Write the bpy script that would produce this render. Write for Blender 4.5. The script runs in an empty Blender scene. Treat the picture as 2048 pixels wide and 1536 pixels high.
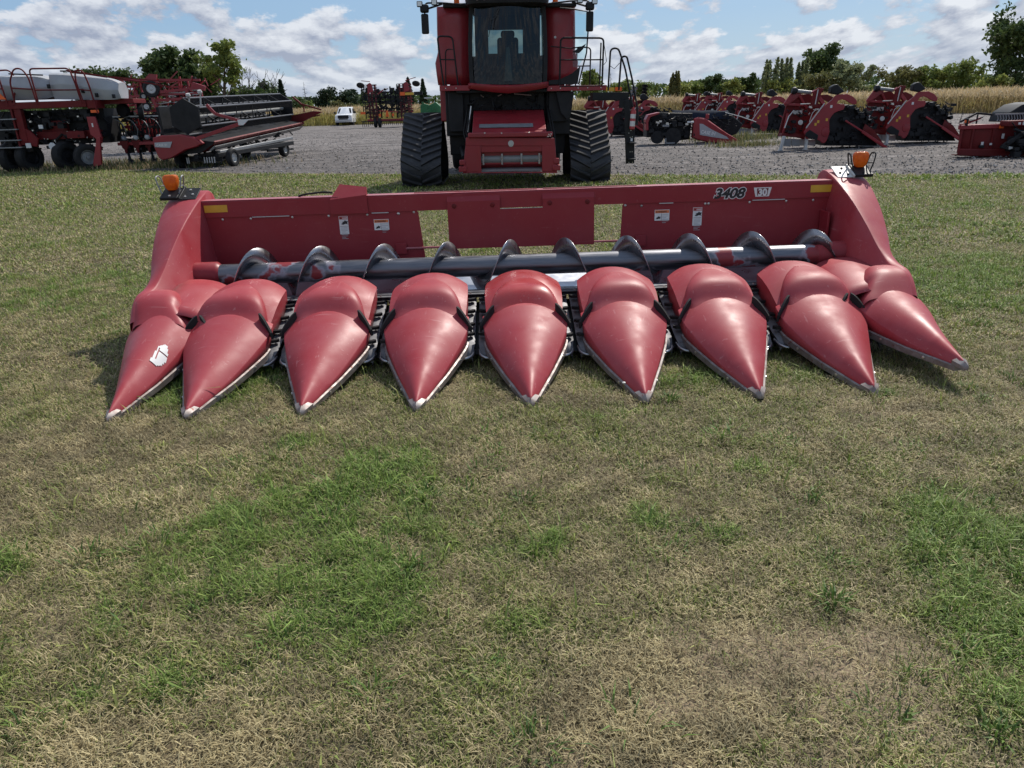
EXPO=0.25; SUN_E=3.9; SKY_S=.10; CLOUD_SEED=3.3
import bpy, math, random
import numpy as np
from mathutils import Vector, Matrix
random.seed(7); rng = np.random.default_rng(11)
C = bpy.context.scene.collection
PI = math.pi

# ------------------------------------------------------------------ node helpers
def mat(name, col, rough=.5, metal=0., col2=None, nscale=6., namt=.5, bump=0., bscale=80., spec=.5, rvar=.0,
        speck=None, speck_scale=40., speck_at=.62, attr=None, trans=0., coat=0., stretch=None, streak=None):
    m = bpy.data.materials.new(name); m.use_nodes = True
    nt = m.node_tree; N = nt.nodes; L = nt.links
    b = N['Principled BSDF']; out = N['Material Output']
    b.inputs['Metallic'].default_value = metal; b.inputs['Roughness'].default_value = rough
    b.inputs['Specular IOR Level'].default_value = spec
    if coat: b.inputs['Coat Weight'].default_value = coat; b.inputs['Coat Roughness'].default_value = .25
    tc = N.new('ShaderNodeTexCoord'); vec = tc.outputs['Object']
    oi = N.new('ShaderNodeObjectInfo')
    add = N.new('ShaderNodeVectorMath'); add.operation = 'ADD'
    cmb = N.new('ShaderNodeCombineXYZ')
    ml = N.new('ShaderNodeMath'); ml.operation = 'MULTIPLY'; ml.inputs[1].default_value = 37.
    L.new(oi.outputs['Random'], ml.inputs[0])
    for i in range(3): L.new(ml.outputs[0], cmb.inputs[i])
    L.new(vec, add.inputs[0]); L.new(cmb.outputs[0], add.inputs[1]); vec = add.outputs[0]
    if stretch:
        mp = N.new('ShaderNodeMapping'); mp.inputs['Scale'].default_value = stretch
        L.new(vec, mp.inputs[0]); vec = mp.outputs[0]
    c1 = (*col, 1)
    last = None
    if attr:
        a = N.new('ShaderNodeAttribute'); a.attribute_name = attr; last = a.outputs['Color']
    if col2 is not None:
        n = N.new('ShaderNodeTexNoise'); n.inputs['Scale'].default_value = nscale; n.inputs['Detail'].default_value = 7
        n.inputs['Roughness'].default_value = .62; L.new(vec, n.inputs['Vector'])
        r = N.new('ShaderNodeMapRange'); r.inputs[1].default_value = .5-.22; r.inputs[2].default_value = .5+.22
        r.inputs[4].default_value = namt*2 if namt < .5 else 1.; L.new(n.outputs['Fac'], r.inputs[0])
        mx = N.new('ShaderNodeMix'); mx.data_type = 'RGBA'; L.new(r.outputs[0], mx.inputs['Factor'])
        mx.inputs['A'].default_value = c1; mx.inputs['B'].default_value = (*col2, 1)
        if last: L.new(last, mx.inputs['A'])
        last = mx.outputs['Result']
    if speck is not None:
        n = N.new('ShaderNodeTexNoise'); n.inputs['Scale'].default_value = speck_scale; n.inputs['Detail'].default_value = 5
        n.inputs['Roughness'].default_value = .7; L.new(vec, n.inputs['Vector'])
        r = N.new('ShaderNodeMapRange'); r.inputs[1].default_value = speck_at; r.inputs[2].default_value = speck_at+.08
        L.new(n.outputs['Fac'], r.inputs[0])
        mx = N.new('ShaderNodeMix'); mx.data_type = 'RGBA'; L.new(r.outputs[0], mx.inputs['Factor'])
        mx.inputs['A'].default_value = c1; mx.inputs['B'].default_value = (*speck, 1)
        if last: L.new(last, mx.inputs['A'])
        last = mx.outputs['Result']
    if streak is not None:
        for sc_, rot in (((46, 2.2, 30), .12), ((3., 40, 30), .5)):
            mp = N.new('ShaderNodeMapping'); mp.inputs['Scale'].default_value = sc_; mp.inputs['Rotation'].default_value = (0, 0, rot); L.new(vec, mp.inputs[0])
            n = N.new('ShaderNodeTexNoise'); n.inputs['Scale'].default_value = 1.; n.inputs['Detail'].default_value = 3; L.new(mp.outputs[0], n.inputs['Vector'])
            r = N.new('ShaderNodeMapRange'); r.inputs[1].default_value = .66; r.inputs[2].default_value = .74; r.inputs[4].default_value = .55; L.new(n.outputs['Fac'], r.inputs[0])
            mx = N.new('ShaderNodeMix'); mx.data_type = 'RGBA'; L.new(r.outputs[0], mx.inputs['Factor']); mx.inputs['A'].default_value = c1; mx.inputs['B'].default_value = (*streak, 1)
            if last: L.new(last, mx.inputs['A'])
            last = mx.outputs['Result']
    if last: L.new(last, b.inputs['Base Color'])
    else: b.inputs['Base Color'].default_value = c1
    if rvar:
        n = N.new('ShaderNodeTexNoise'); n.inputs['Scale'].default_value = nscale*1.7; n.inputs['Detail'].default_value = 6; L.new(vec, n.inputs['Vector'])
        r = N.new('ShaderNodeMapRange'); r.inputs[1].default_value = .3; r.inputs[2].default_value = .7
        r.inputs[3].default_value = max(.03, rough-rvar); r.inputs[4].default_value = min(1, rough+rvar)
        L.new(n.outputs['Fac'], r.inputs[0]); L.new(r.outputs[0], b.inputs['Roughness'])
    if bump:
        n = N.new('ShaderNodeTexNoise'); n.inputs['Scale'].default_value = bscale; n.inputs['Detail'].default_value = 4; L.new(vec, n.inputs['Vector'])
        bp = N.new('ShaderNodeBump'); bp.inputs['Strength'].default_value = bump; bp.inputs['Distance'].default_value = .02
        L.new(n.outputs['Fac'], bp.inputs['Height']); L.new(bp.outputs[0], b.inputs['Normal'])
    if trans:
        t = N.new('ShaderNodeBsdfTranslucent'); ms = N.new('ShaderNodeMixShader'); ms.inputs[0].default_value = trans
        if last: L.new(last, t.inputs['Color'])
        else: t.inputs['Color'].default_value = c1
        L.new(b.outputs[0], ms.inputs[1]); L.new(t.outputs[0], ms.inputs[2]); L.new(ms.outputs[0], out.inputs['Surface'])
    return m

def glass_mat(name, tint, mixf=.5, rough=.02):
    m = bpy.data.materials.new(name); m.use_nodes = True; nt = m.node_tree; N = nt.nodes; L = nt.links
    N.remove(N['Principled BSDF']); out = N['Material Output']
    t = N.new('ShaderNodeBsdfTransparent'); t.inputs[0].default_value = (*tint, 1)
    g = N.new('ShaderNodeBsdfGlossy'); g.inputs['Roughness'].default_value = rough; g.inputs['Color'].default_value = (.9, .95, 1, 1)
    f = N.new('ShaderNodeFresnel'); f.inputs[0].default_value = 1.5
    s = N.new('ShaderNodeMixShader'); ml = N.new('ShaderNodeMath'); ml.operation = 'MULTIPLY'; ml.inputs[1].default_value = mixf
    L.new(f.outputs[0], ml.inputs[0]); L.new(ml.outputs[0], s.inputs[0])
    L.new(t.outputs[0], s.inputs[1]); L.new(g.outputs[0], s.inputs[2]); L.new(s.outputs[0], out.inputs['Surface'])
    return m

def worn_auger():
    """bare polished steel with red paint and grey primer left on in patches, more of it towards the ends"""
    m = bpy.data.materials.new('worn_auger'); m.use_nodes = True; nt = m.node_tree; N = nt.nodes; L = nt.links
    b = N['Principled BSDF']; tc = N.new('ShaderNodeTexCoord')
    sep = N.new('ShaderNodeSeparateXYZ'); L.new(tc.outputs['Object'], sep.inputs[0])
    ab = N.new('ShaderNodeMath'); ab.operation = 'ABSOLUTE'; L.new(sep.outputs[0], ab.inputs[0])
    mr = N.new('ShaderNodeMapRange'); mr.inputs[1].default_value = .3; mr.inputs[2].default_value = 2.75; mr.inputs[3].default_value = -.04; mr.inputs[4].default_value = .085
    L.new(ab.outputs[0], mr.inputs[0])
    n = N.new('ShaderNodeTexNoise'); n.inputs['Scale'].default_value = 2.6; n.inputs['Detail'].default_value = 5; n.inputs['Roughness'].default_value = .5
    L.new(tc.outputs['Object'], n.inputs['Vector'])
    ad = N.new('ShaderNodeMath'); L.new(n.outputs['Fac'], ad.inputs[0]); L.new(mr.outputs[0], ad.inputs[1])
    def thr(a, bb):
        r = N.new('ShaderNodeMapRange'); r.inputs[1].default_value = a; r.inputs[2].default_value = bb; L.new(ad.outputs[0], r.inputs[0]); return r.outputs[0]
    red, pri = thr(.62, .64), thr(.585, .615)
    st = N.new('ShaderNodeTexNoise'); st.inputs['Scale'].default_value = 9; st.inputs['Detail'].default_value = 8
    mp = N.new('ShaderNodeMapping'); mp.inputs['Scale'].default_value = (.5, 6, 6); L.new(tc.outputs['Object'], mp.inputs[0]); L.new(mp.outputs[0], st.inputs['Vector'])
    cr = N.new('ShaderNodeMix'); cr.data_type = 'RGBA'; cr.inputs['A'].default_value = (.07, .073, .085, 1); cr.inputs['B'].default_value = (.26, .265, .29, 1); L.new(st.outputs['Fac'], cr.inputs['Factor'])
    m1 = N.new('ShaderNodeMix'); m1.data_type = 'RGBA'; m1.inputs['B'].default_value = (.27, .26, .30, 1); L.new(pri, m1.inputs['Factor']); L.new(cr.outputs['Result'], m1.inputs['A'])
    m2 = N.new('ShaderNodeMix'); m2.data_type = 'RGBA'; m2.inputs['B'].default_value = (.26, .03, .035, 1); L.new(red, m2.inputs['Factor']); L.new(m1.outputs['Result'], m2.inputs['A'])
    L.new(m2.outputs['Result'], b.inputs['Base Color'])
    iv = N.new('ShaderNodeMath'); iv.operation = 'SUBTRACT'; iv.inputs[0].default_value = 1.; L.new(pri, iv.inputs[1]); L.new(iv.outputs[0], b.inputs['Metallic'])
    rr = N.new('ShaderNodeMapRange'); rr.inputs[1].default_value = .35; rr.inputs[2].default_value = .7; rr.inputs[3].default_value = .34; rr.inputs[4].default_value = .56; L.new(st.outputs['Fac'], rr.inputs[0]); L.new(rr.outputs[0], b.inputs['Roughness'])
    return m

M = {}
M['plastic'] = mat('faded_red_plastic', (.325, .024, .034), .52, col2=(.355, .060, .072), nscale=3.5, bump=.06, bscale=260, rvar=.10, spec=.4, streak=(.46, .17, .175), speck=(.41, .11, .12), speck_scale=22, speck_at=.66)
M['plastic_new'] = mat('glossy_red_plastic', (.40, .022, .024), .33, streak=(.5, .16, .16), col2=(.35, .05, .052), nscale=3, rvar=.12, speck=(.45, .15, .15), speck_scale=18, speck_at=.64)
M['paint'] = mat('red_sheet_paint', (.25, .015, .024), .46, spec=.35, streak=(.31, .07, .075), col2=(.27, .032, .04), nscale=2.5, rvar=.1, bump=.02, bscale=30)
M['paint_top'] = mat('pinkish_red_paint', (.34, .06, .07), .40, col2=(.42, .14, .15), nscale=5, rvar=.1)
M['red'] = mat('machine_red_paint', (.30, .018, .026), .40, col2=(.23, .022, .027), nscale=2.2, rvar=.12)
M['dkred'] = mat('dusty_red_paint', (.17, .012, .014), .6, col2=(.11, .016, .015), nscale=1.7, rvar=.1, spec=.25)
M['black'] = mat('black_paint', (.010, .0105, .012), .5, col2=(.022, .022, .024), nscale=4, spec=.22)
M['rubber'] = mat('black_rubber', (.014, .014, .015), .75, col2=(.03, .029, .029), nscale=8, bump=.1, bscale=120, spec=.25)
M['tread'] = mat('dusty_track_rubber', (.020, .021, .025), .62, col2=(.048, .048, .052), nscale=7, bump=.1, bscale=60)
M['steel'] = mat('bare_steel', (.42, .43, .45), .34, 1., col2=(.26, .26, .28), nscale=9, rvar=.12, speck=(.16, .12, .1), speck_scale=25, speck_at=.66)
M['galv'] = mat('worn_galvanised_steel', (.55, .56, .60), .33, .9, col2=(.40, .41, .45), nscale=4, rvar=.1, speck=(.2, .17, .15), speck_scale=14, speck_at=.7)
M['skid'] = mat('worn_silver_rail', (.34, .32, .31), .58, .6, col2=(.17, .13, .12), nscale=12, rvar=.1, speck=(.18, .07, .05), speck_scale=30, speck_at=.58)
M['auger'] = worn_auger()
M['flight'] = mat('polished_flighting', (.17, .17, .185), .30, .95, col2=(.42, .42, .44), nscale=5, rvar=.1, speck=(.22, .05, .05), speck_scale=7, speck_at=.70)
M['deck'] = mat('dull_deck_steel', (.11, .11, .115), .62, .5, spec=.3, col2=(.21, .21, .225), nscale=7, rvar=.12, speck=(.06, .05, .05), speck_scale=16, speck_at=.60)
M['reelbat'] = mat('dark_reel_bat', (.12, .12, .13), .45, .4)
M['bolt'] = mat('zinc_bolt', (.6, .58, .54), .35, .9)
M['grey'] = mat('grey_metal', (.28, .29, .30), .5, .3, col2=(.2, .2, .2), nscale=5)
M['pale'] = mat('pale_grey_paint', (.55, .55, .53), .5, col2=(.45, .44, .42), nscale=5)
M['white'] = mat('white_sticker', (.74, .74, .72), .5, col2=(.62, .6, .6), nscale=10)
M['ink'] = mat('black_ink', (.015, .015, .018), .5)
M['greyink'] = mat('grey_print', (.38, .38, .40), .5)
M['orange_st'] = mat('orange_sticker', (.78, .2, .06), .5, col2=(.6, .16, .06), nscale=20)
M['redst'] = mat('red_sticker', (.42, .05, .05), .5)
M['yellow'] = mat('yellow_reflective_tape', (.68, .40, .035), .38, col2=(.58, .33, .03), nscale=14)
M['hivis'] = mat('orange_reflector', (.85, .13, .015), .4)
M['amber'] = mat('amber_lens', (.80, .22, .012), .18, col2=(.62, .12, .008), nscale=26, bump=.35, bscale=90, trans=.35)
M['tank'] = mat('grey_white_poly_tank', (.42, .43, .45), .5, col2=(.34, .35, .37), nscale=2)
M['body_white'] = mat('white_car_paint', (.78, .79, .80), .3, coat=.5)
M['green'] = mat('green_machine_paint', (.02, .17, .05), .45, col2=(.02, .11, .04), nscale=3)
M['blue'] = mat('blue_tarp', (.014, .02, .034), .9, col2=(.025, .03, .042), nscale=4, spec=.1)
M['glass'] = glass_mat('tinted_cab_glass', (.30, .38, .365), .75)
M['rearpane'] = glass_mat('tinted_rear_pane', (.42, .52, .54), .6)
M['clear'] = glass_mat('clear_side_glass', (.66, .84, .88), 1.)
M['carglass'] = mat('dark_car_glass', (.012, .014, .017), .5, spec=.12)
M['seat'] = mat('brown_seat_cloth', (.10, .05, .035), .8, col2=(.07, .04, .03))
M['inner'] = mat('grey_cab_lining', (.05, .056, .055), .7, col2=(.06, .07, .07))
M['lamp'] = mat('lamp_glass', (.7, .7, .68), .15, .3)
M['bark'] = mat('tree_bark', (.075, .06, .05), .9, col2=(.05, .042, .036), nscale=3)
M['deadwood'] = mat('dead_grey_wood', (.13, .12, .11), .9)

# ------------------------------------------------------------------ mesh builder
class MB:
    def __init__(s): s.v = []; s.f = []
    def add(s, vs, fs):
        o = len(s.v); s.v += [tuple(p) for p in vs]; s.f += [tuple(i+o for i in q) for q in fs]; return s
    def box(s, x0, x1, y0, y1, z0, z1, rot=None):
        P = [(x, y, z) for z in (z0, z1) for y in (y0, y1) for x in (x0, x1)]
        if rot is not None:
            c = Vector(((x0+x1)/2, (y0+y1)/2, (z0+z1)/2)); P = [tuple(c+rot@(Vector(p)-c)) for p in P]
        return s.add(P, [(0, 2, 3, 1), (4, 5, 7, 6), (0, 1, 5, 4), (2, 6, 7, 3), (0, 4, 6, 2), (1, 3, 7, 5)])
    def bar(s, p, q, w, h=None, up=(0, 0, 1)):
        h = h or w; p, q = Vector(p), Vector(q); d = (q-p).normalized(); up = Vector(up)
        if abs(d.dot(up)) > .97: up = Vector((0, 1, 0)) if abs(d.y) < .9 else Vector((1, 0, 0))
        a = d.cross(up).normalized()*w/2; b = a.cross(d).normalized()*h/2
        P = [e+i*a+j*b for e in (p, q) for i, j in ((-1, -1), (1, -1), (1, 1), (-1, 1))]
        return s.add(P, [(0, 3, 2, 1), (4, 5, 6, 7), (0, 1, 5, 4), (1, 2, 6, 5), (2, 3, 7, 6), (3, 0, 4, 7)])
    def tube(s, pts, r, n=8, cap=True):
        pts = [Vector(p) for p in pts]; k = len(pts); rs = r if isinstance(r, (list, tuple)) else [r]*k
        V = []; F = []; prev = None
        for i, p in enumerate(pts):
            d = (pts[min(i+1, k-1)]-pts[max(i-1, 0)]).normalized()
            if prev is None:
                a = d.orthogonal().normalized()
            else:
                a = (prev-d*prev.dot(d)); a = a.normalized() if a.length > 1e-6 else d.orthogonal().normalized()
            prev = a; b = d.cross(a)
            V += [p+rs[i]*(a*math.cos(2*PI*j/n)+b*math.sin(2*PI*j/n)) for j in range(n)]
        for i in range(k-1):
            for j in range(n):
                F.append((i*n+j, i*n+(j+1) % n, (i+1)*n+(j+1) % n, (i+1)*n+j))
        if cap: F.append(tuple(range(n-1, -1, -1))); F.append(tuple((k-1)*n+j for j in range(n)))
        return s.add(V, F)
    def prism(s, poly, axis, a, b):
        """poly: 2d points; axis 'x' -> (y,z), 'y' -> (x,z), 'z' -> (x,y); extruded from a to b"""
        def P(u, v, t): return (t, u, v) if axis == 'x' else (u, t, v) if axis == 'y' else (u, v, t)
        n = len(poly); V = [P(u, v, a) for u, v in poly]+[P(u, v, b) for u, v in poly]
        F = [tuple(range(n-1, -1, -1)), tuple(range(n, 2*n))]+[(i, (i+1) % n, n+(i+1) % n, n+i) for i in range(n)]
        return s.add(V, F)
    def loft(s, secs, cap=False, close=False):
        n = len(secs[0]); V = [p for q in secs for p in q]; F = []
        for i in range(len(secs)-1):
            for j in range(n if close else n-1):
                F.append((i*n+j, i*n+(j+1) % n, (i+1)*n+(j+1) % n, (i+1)*n+j))
        if cap: F.append(tuple(range(n-1, -1, -1))); F.append(tuple((len(secs)-1)*n+j for j in range(n)))
        return s.add(V, F)
    def lathe(s, prof, c, axis, n=24, cap=True):
        """prof: (along, radius) pairs; spun round axis vector through c"""
        ax = Vector(axis).normalized(); a = ax.orthogonal().normalized(); b = ax.cross(a); c = Vector(c); k = len(prof)
        V = [c+ax*t+r*(a*math.cos(2*PI*j/n)+b*math.sin(2*PI*j/n)) for t, r in prof for j in range(n)]
        F = [(i*n+j, i*n+(j+1) % n, (i+1)*n+(j+1) % n, (i+1)*n+j) for i in range(k-1) for j in range(n)]
        if cap: F.append(tuple(range(n-1, -1, -1))); F.append(tuple((k-1)*n+j for j in range(n)))
        return s.add(V, F)
    def cyl(s, p, q, r, n=16):
        return s.tube([p, q], r, n)
    def mirror_x(s, x0=0.):
        s.v = [(2*x0-x, y, z) for x, y, z in s.v]; s.f = [tuple(reversed(q)) for q in s.f]; return s
    def build(s, name, m, parent=None, smooth=35, bevel=0., solid=0., sub=0, loc=None):
        me = bpy.data.meshes.new(name); me.from_pydata(s.v, [], s.f); me.update()
        me.materials.append(M[m] if isinstance(m, str) else m)
        o = bpy.data.objects.new(name, me); C.objects.link(o)
        if parent: o.parent = parent
        if loc: o.location = loc
        if smooth:
            me.polygons.foreach_set('use_smooth', [True]*len(me.polygons)); me.set_sharp_from_angle(angle=math.radians(smooth))
        if solid:
            d = o.modifiers.new('Solid', 'SOLIDIFY'); d.thickness = abs(solid); d.offset = -1 if solid > 0 else 1
        if bevel:
            d = o.modifiers.new('Bevel', 'BEVEL'); d.width = bevel; d.segments = 2; d.limit_method = 'ANGLE'; d.angle_limit = math.radians(40)
        if sub:
            d = o.modifiers.new('Sub', 'SUBSURF'); d.levels = sub; d.render_levels = sub
        return o

def tag(o, label, cat, group=None, kind=None):
    if label: o['label'] = label
    if cat: o['category'] = cat
    if group: o['group'] = group
    if kind: o['kind'] = kind
    return o
def thing(name, label, cat, loc=(0, 0, 0), rz=0., group=None):
    o = bpy.data.objects.new(name, None); C.objects.link(o); o.empty_display_size = .3
    o.location = loc; o.rotation_euler = (0, 0, rz); return tag(o, label, cat, group)
def dup(root, loc, rz, label, group=None, scale=None):
    r = root.copy(); C.objects.link(r); r.location = loc; r.rotation_euler = (0, 0, rz); r['label'] = label
    if group: r['group'] = group
    if scale: r.scale = scale
    for ch in list(root.children):
        c = ch.copy(); C.objects.link(c); c.parent = r
        for g in ch.children:
            d = g.copy(); C.objects.link(d); d.parent = c
    return r
def catmull(pts, n):
    """smooth interpolation through rows of numbers"""
    P = np.array(pts, float); k = len(P); out = []
    for t in np.linspace(0, k-1, n):
        i = min(int(t), k-2); f = t-i
        p0, p1, p2, p3 = P[max(i-1, 0)], P[i], P[i+1], P[min(i+2, k-1)]
        out.append(.5*((2*p1)+(-p0+p2)*f+(2*p0-5*p1+4*p2-p3)*f*f+(-p0+3*p1-3*p2+p3)*f**3))
    return np.array(out)
def arc(pts, n=6, r=.1):
    """round the corners of a polyline"""
    P = [Vector(p) for p in pts]; out = [P[0]]
    for i in range(1, len(P)-1):
        a, b = (P[i-1]-P[i]), (P[i+1]-P[i]); rr = min(r, a.length*.49, b.length*.49)
        s, e = P[i]+a.normalized()*rr, P[i]+b.normalized()*rr
        for t in range(n+1):
            t /= n; out.append(s*(1-t)**2+P[i]*2*t*(1-t)+e*t*t)
    return out+[P[-1]]
def lettering(name, body, m, parent, size, loc, rot, bold=0., shear=0., ext=.001, sx=1., align='LEFT'):
    cu = bpy.data.curves.new(name, 'FONT'); cu.body = body; cu.size = size; cu.offset = bold; cu.shear = shear; cu.extrude = ext; cu.align_x = align; cu.resolution_u = 4
    t = bpy.data.objects.new(name, cu); C.objects.link(t)
    dg = bpy.context.evaluated_depsgraph_get(); me = bpy.data.meshes.new_from_object(t.evaluated_get(dg))
    C.objects.unlink(t); bpy.data.objects.remove(t); me.materials.clear(); me.materials.append(M[m])
    me.name = name; o = bpy.data.objects.new(name, me); C.objects.link(o); o.parent = parent; o.location = loc; o.rotation_euler = rot; o.scale = (sx, 1, 1)
    return o

# ------------------------------------------------------------------ value noise (for lawn patches)
_lat = rng.random((256, 256))
def vnoise(x, y, s):
    x, y = np.asarray(x)*s+100.3, np.asarray(y)*s+57.7
    i, j = np.floor(x).astype(int), np.floor(y).astype(int); f, g = x-i, y-j
    f, g = f*f*(3-2*f), g*g*(3-2*g); a = lambda p, q: _lat[p % 256, q % 256]
    return (a(i, j)*(1-f)+a(i+1, j)*f)*(1-g)+(a(i, j+1)*(1-f)+a(i+1, j+1)*f)*g
def fbm(x, y, s, o=4):
    t = 0; w = 0
    for k in range(o): t = t+vnoise(x+k*13.1, y-k*7.7, s*2**k)*.5**k; w += .5**k
    return t/w
def sstep(a, b, x):
    t = np.clip((x-a)/(b-a), 0, 1); return t*t*(3-2*t)
def gz(y):
    return .4*sstep(32, 85, np.asarray(y, float))
# ------------------------------------------------------------------ camera, light, sky
H, PITCH, ROLL = 1.887, .35936, .032994
fw = Vector((0, math.cos(PITCH), -math.sin(PITCH))); r0 = Vector((1, 0, 0)); u0 = r0.cross(fw)
cr_, ur_ = math.cos(ROLL)*r0-math.sin(ROLL)*u0, math.sin(ROLL)*r0+math.cos(ROLL)*u0
cam = bpy.data.cameras.new('camera'); cam.sensor_width = 36; cam.lens = 36*1480/2048; cam.clip_end = 5000; cam.clip_start = .05
co = bpy.data.objects.new('camera', cam); C.objects.link(co)
mw = Matrix((cr_, ur_, -fw)).transposed().to_4x4(); mw.translation = (0, 0, H); co.matrix_world = mw
sc = bpy.context.scene; sc.camera = co
sc.view_settings.view_transform = 'Standard'; sc.view_settings.look = 'None'; sc.view_settings.exposure = EXPO; sc.view_settings.gamma = 1
sc.cycles.use_denoising = True; sc.cycles.max_bounces = 8; sc.cycles.transparent_max_bounces = 16
SUN_AZ, SUN_EL = math.radians(34), math.radians(49)
sd = Vector((math.sin(SUN_AZ)*math.cos(SUN_EL), math.cos(SUN_AZ)*math.cos(SUN_EL), math.sin(SUN_EL)))
sl = bpy.data.lights.new('sun', 'SUN'); sl.energy = SUN_E; sl.angle = math.radians(.53); sl.color = (1, .94, .85)
so = bpy.data.objects.new('sun', sl); C.objects.link(so); so.rotation_euler = sd.to_track_quat('Z', 'Y').to_euler(); so.location = (20, 40, 60)

w = bpy.data.worlds.new('World'); sc.world = w; w.use_nodes = True; nt = w.node_tree; N = nt.nodes; L = nt.links
bg = N['Background']; bg.inputs['Strength'].default_value = .90
sky = N.new('ShaderNodeTexSky'); sky.sky_type = 'NISHITA'; sky.sun_disc = False; sky.sun_elevation = SUN_EL; sky.sun_rotation = SUN_AZ
sky.air_density = 1.; sky.dust_density = .6; sky.ozone_density = 1.6
def V_(x):
    n = N.new('ShaderNodeValue'); n.outputs[0].default_value = x; return n.outputs[0]
def mth(op, a, b=None, c=None, clamp=False):
    n = N.new('ShaderNodeMath'); n.operation = op; n.use_clamp = clamp
    for i, q in enumerate((a, b, c)):
        if q is None: continue
        if isinstance(q, (int, float)): n.inputs[i].default_value = q
        else: L.new(q, n.inputs[i])
    return n.outputs[0]
def mix3(f, a, b):
    n = N.new('ShaderNodeMix'); n.data_type = 'RGBA'
    for k, q in (('Factor', f), ('A', a), ('B', b)):
        if isinstance(q, tuple): n.inputs[k].default_value = (*q, 1)
        elif isinstance(q, (int, float)): n.inputs[k].default_value = q
        else: L.new(q, n.inputs[k])
    return n.outputs['Result']
def rng_(x, a, b, c=0., d=1., smooth=False):
    n = N.new('ShaderNodeMapRange'); n.interpolation_type = 'SMOOTHSTEP' if smooth else 'LINEAR'
    for i, q in enumerate((x, a, b, c, d)):
        if isinstance(q, (int, float)): n.inputs[i].default_value = q
        else: L.new(q, n.inputs[i])
    return n.outputs[0]
tc = N.new('ShaderNodeTexCoord'); sp = N.new('ShaderNodeSeparateXYZ'); L.new(tc.outputs['Generated'], sp.inputs[0])
az = mth('ARCTAN2', sp.outputs[0], sp.outputs[1]); el = mth('ARCSINE', sp.outputs[2])
# rows of small clouds: seen edge-on they shrink and flatten towards the horizon
elc = mth('MAXIMUM', el, .004)
vv = mth('MULTIPLY', mth('POWER', elc, .72), 20.)
def density(dx, dy):
    u = mth('MULTIPLY', az, mth('ADD', 12.5, mth('DIVIDE', .20, mth('ADD', elc, .03))))
    cb = N.new('ShaderNodeCombineXYZ'); L.new(mth('ADD', u, dx), cb.inputs[0]); L.new(mth('ADD', vv, dy), cb.inputs[1]); cb.inputs[2].default_value = CLOUD_SEED
    n = N.new('ShaderNodeTexNoise'); n.inputs['Scale'].default_value = 1.; n.inputs['Detail'].default_value = 9; n.inputs['Roughness'].default_value = .56; n.inputs['Lacunarity'].default_value = 2.1
    L.new(cb.outputs[0], n.inputs['Vector']); return n.outputs['Fac']
d0 = density(0, 0); d1 = density(.05, .30)
left = rng_(az, -.75, .5, .085, .005)
low = rng_(el, .01, .12, .115, -.025)
cov = mth('ADD', mth('ADD', d0, left), low)
alpha = rng_(cov, .485, .575, 0, 1, True)
lit = rng_(mth('SUBTRACT', d0, d1), -.13, .12, 0., 1.)
lit = mth('SUBTRACT', lit, rng_(az, -.7, .1, .22, 0.), clamp=True)
ccol = mix3(lit, (.33, .365, .47), (.80, .82, .86))
ccol = mix3(rng_(el, 0, .08, .5, 0), ccol, (.47, .55, .66))
skyc = N.new('ShaderNodeVectorMath'); skyc.operation = 'SCALE'; L.new(sky.outputs[0], skyc.inputs[0]); skyc.inputs['Scale'].default_value = SKY_S
blue = mix3(rng_(el, 0, .12, .80, .55), skyc.outputs[0], mix3(rng_(el, 0, .10), (.37, .52, .68), (.20, .37, .63)))
veil = rng_(el, 0., .14, .95, .86)
L.new(mix3(mth('MULTIPLY', alpha, veil), blue, ccol), bg.inputs['Color'])

# ------------------------------------------------------------------ ground sheets
def grid_mesh(name, X, Y, Z, m, col=None):
    ny, nx = X.shape; V = np.stack([X, Y, Z], -1).reshape(-1, 3)
    i = np.arange(ny*nx).reshape(ny, nx); F = np.stack([i[:-1, :-1], i[:-1, 1:], i[1:, 1:], i[1:, :-1]], -1).reshape(-1, 4)
    return np_mesh(name, V, F, m, col)
def np_mesh(name, V, F, m, col=None, smooth=False):
    me = bpy.data.meshes.new(name); k = F.shape[1]
    me.vertices.add(len(V)); me.vertices.foreach_set('co', V.astype(np.float32).ravel())
    me.loops.add(F.size); me.loops.foreach_set('vertex_index', F.astype(np.int32).ravel())
    me.polygons.add(len(F)); me.polygons.foreach_set('loop_start', np.arange(0, F.size, k, dtype=np.int32))
    me.update(calc_edges=True)
    if col is not None:
        a = me.color_attributes.new('col', 'FLOAT_COLOR', 'POINT'); c4 = np.ones((len(V), 4), np.float32); c4[:, :3] = col; a.data.foreach_set('color', c4.ravel())
    me.polygons.foreach_set('use_smooth', [smooth]*len(F))
    me.materials.append(M[m] if isinstance(m, str) else m)
    o = bpy.data.objects.new(name, me); C.objects.link(o); return o

M['earth'] = mat('field_soil', (.20, .17, .11), .95, col2=(.12, .13, .06), nscale=.15)
ys = np.concatenate([np.linspace(-60, 32, 12), np.linspace(34, 90, 24), [130, 300, 800, 1600, 2600]]); xs = np.array([-2200, -600, -200, -100, -50, 0, 50, 100, 200, 600, 2200.])
X, Y = np.meshgrid(xs, ys); tag(grid_mesh('ground', X, Y, gz(Y)-.16, 'earth'), 'flat farmland reaching to the horizon under everything', 'ground', kind='structure')

EDGE = np.array([(-60, 47), (-30, 36), (-15.6, 30.4), (-8.6, 26.2), (6.3, 19.9), (10.7, 18.4), (13, 17.6), (30, 11.5), (60, 2)])
def edge(x): return np.interp(x, EDGE[:, 0], EDGE[:, 1])+.5*(fbm(x, x*0, .35, 3)-.5)

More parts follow.
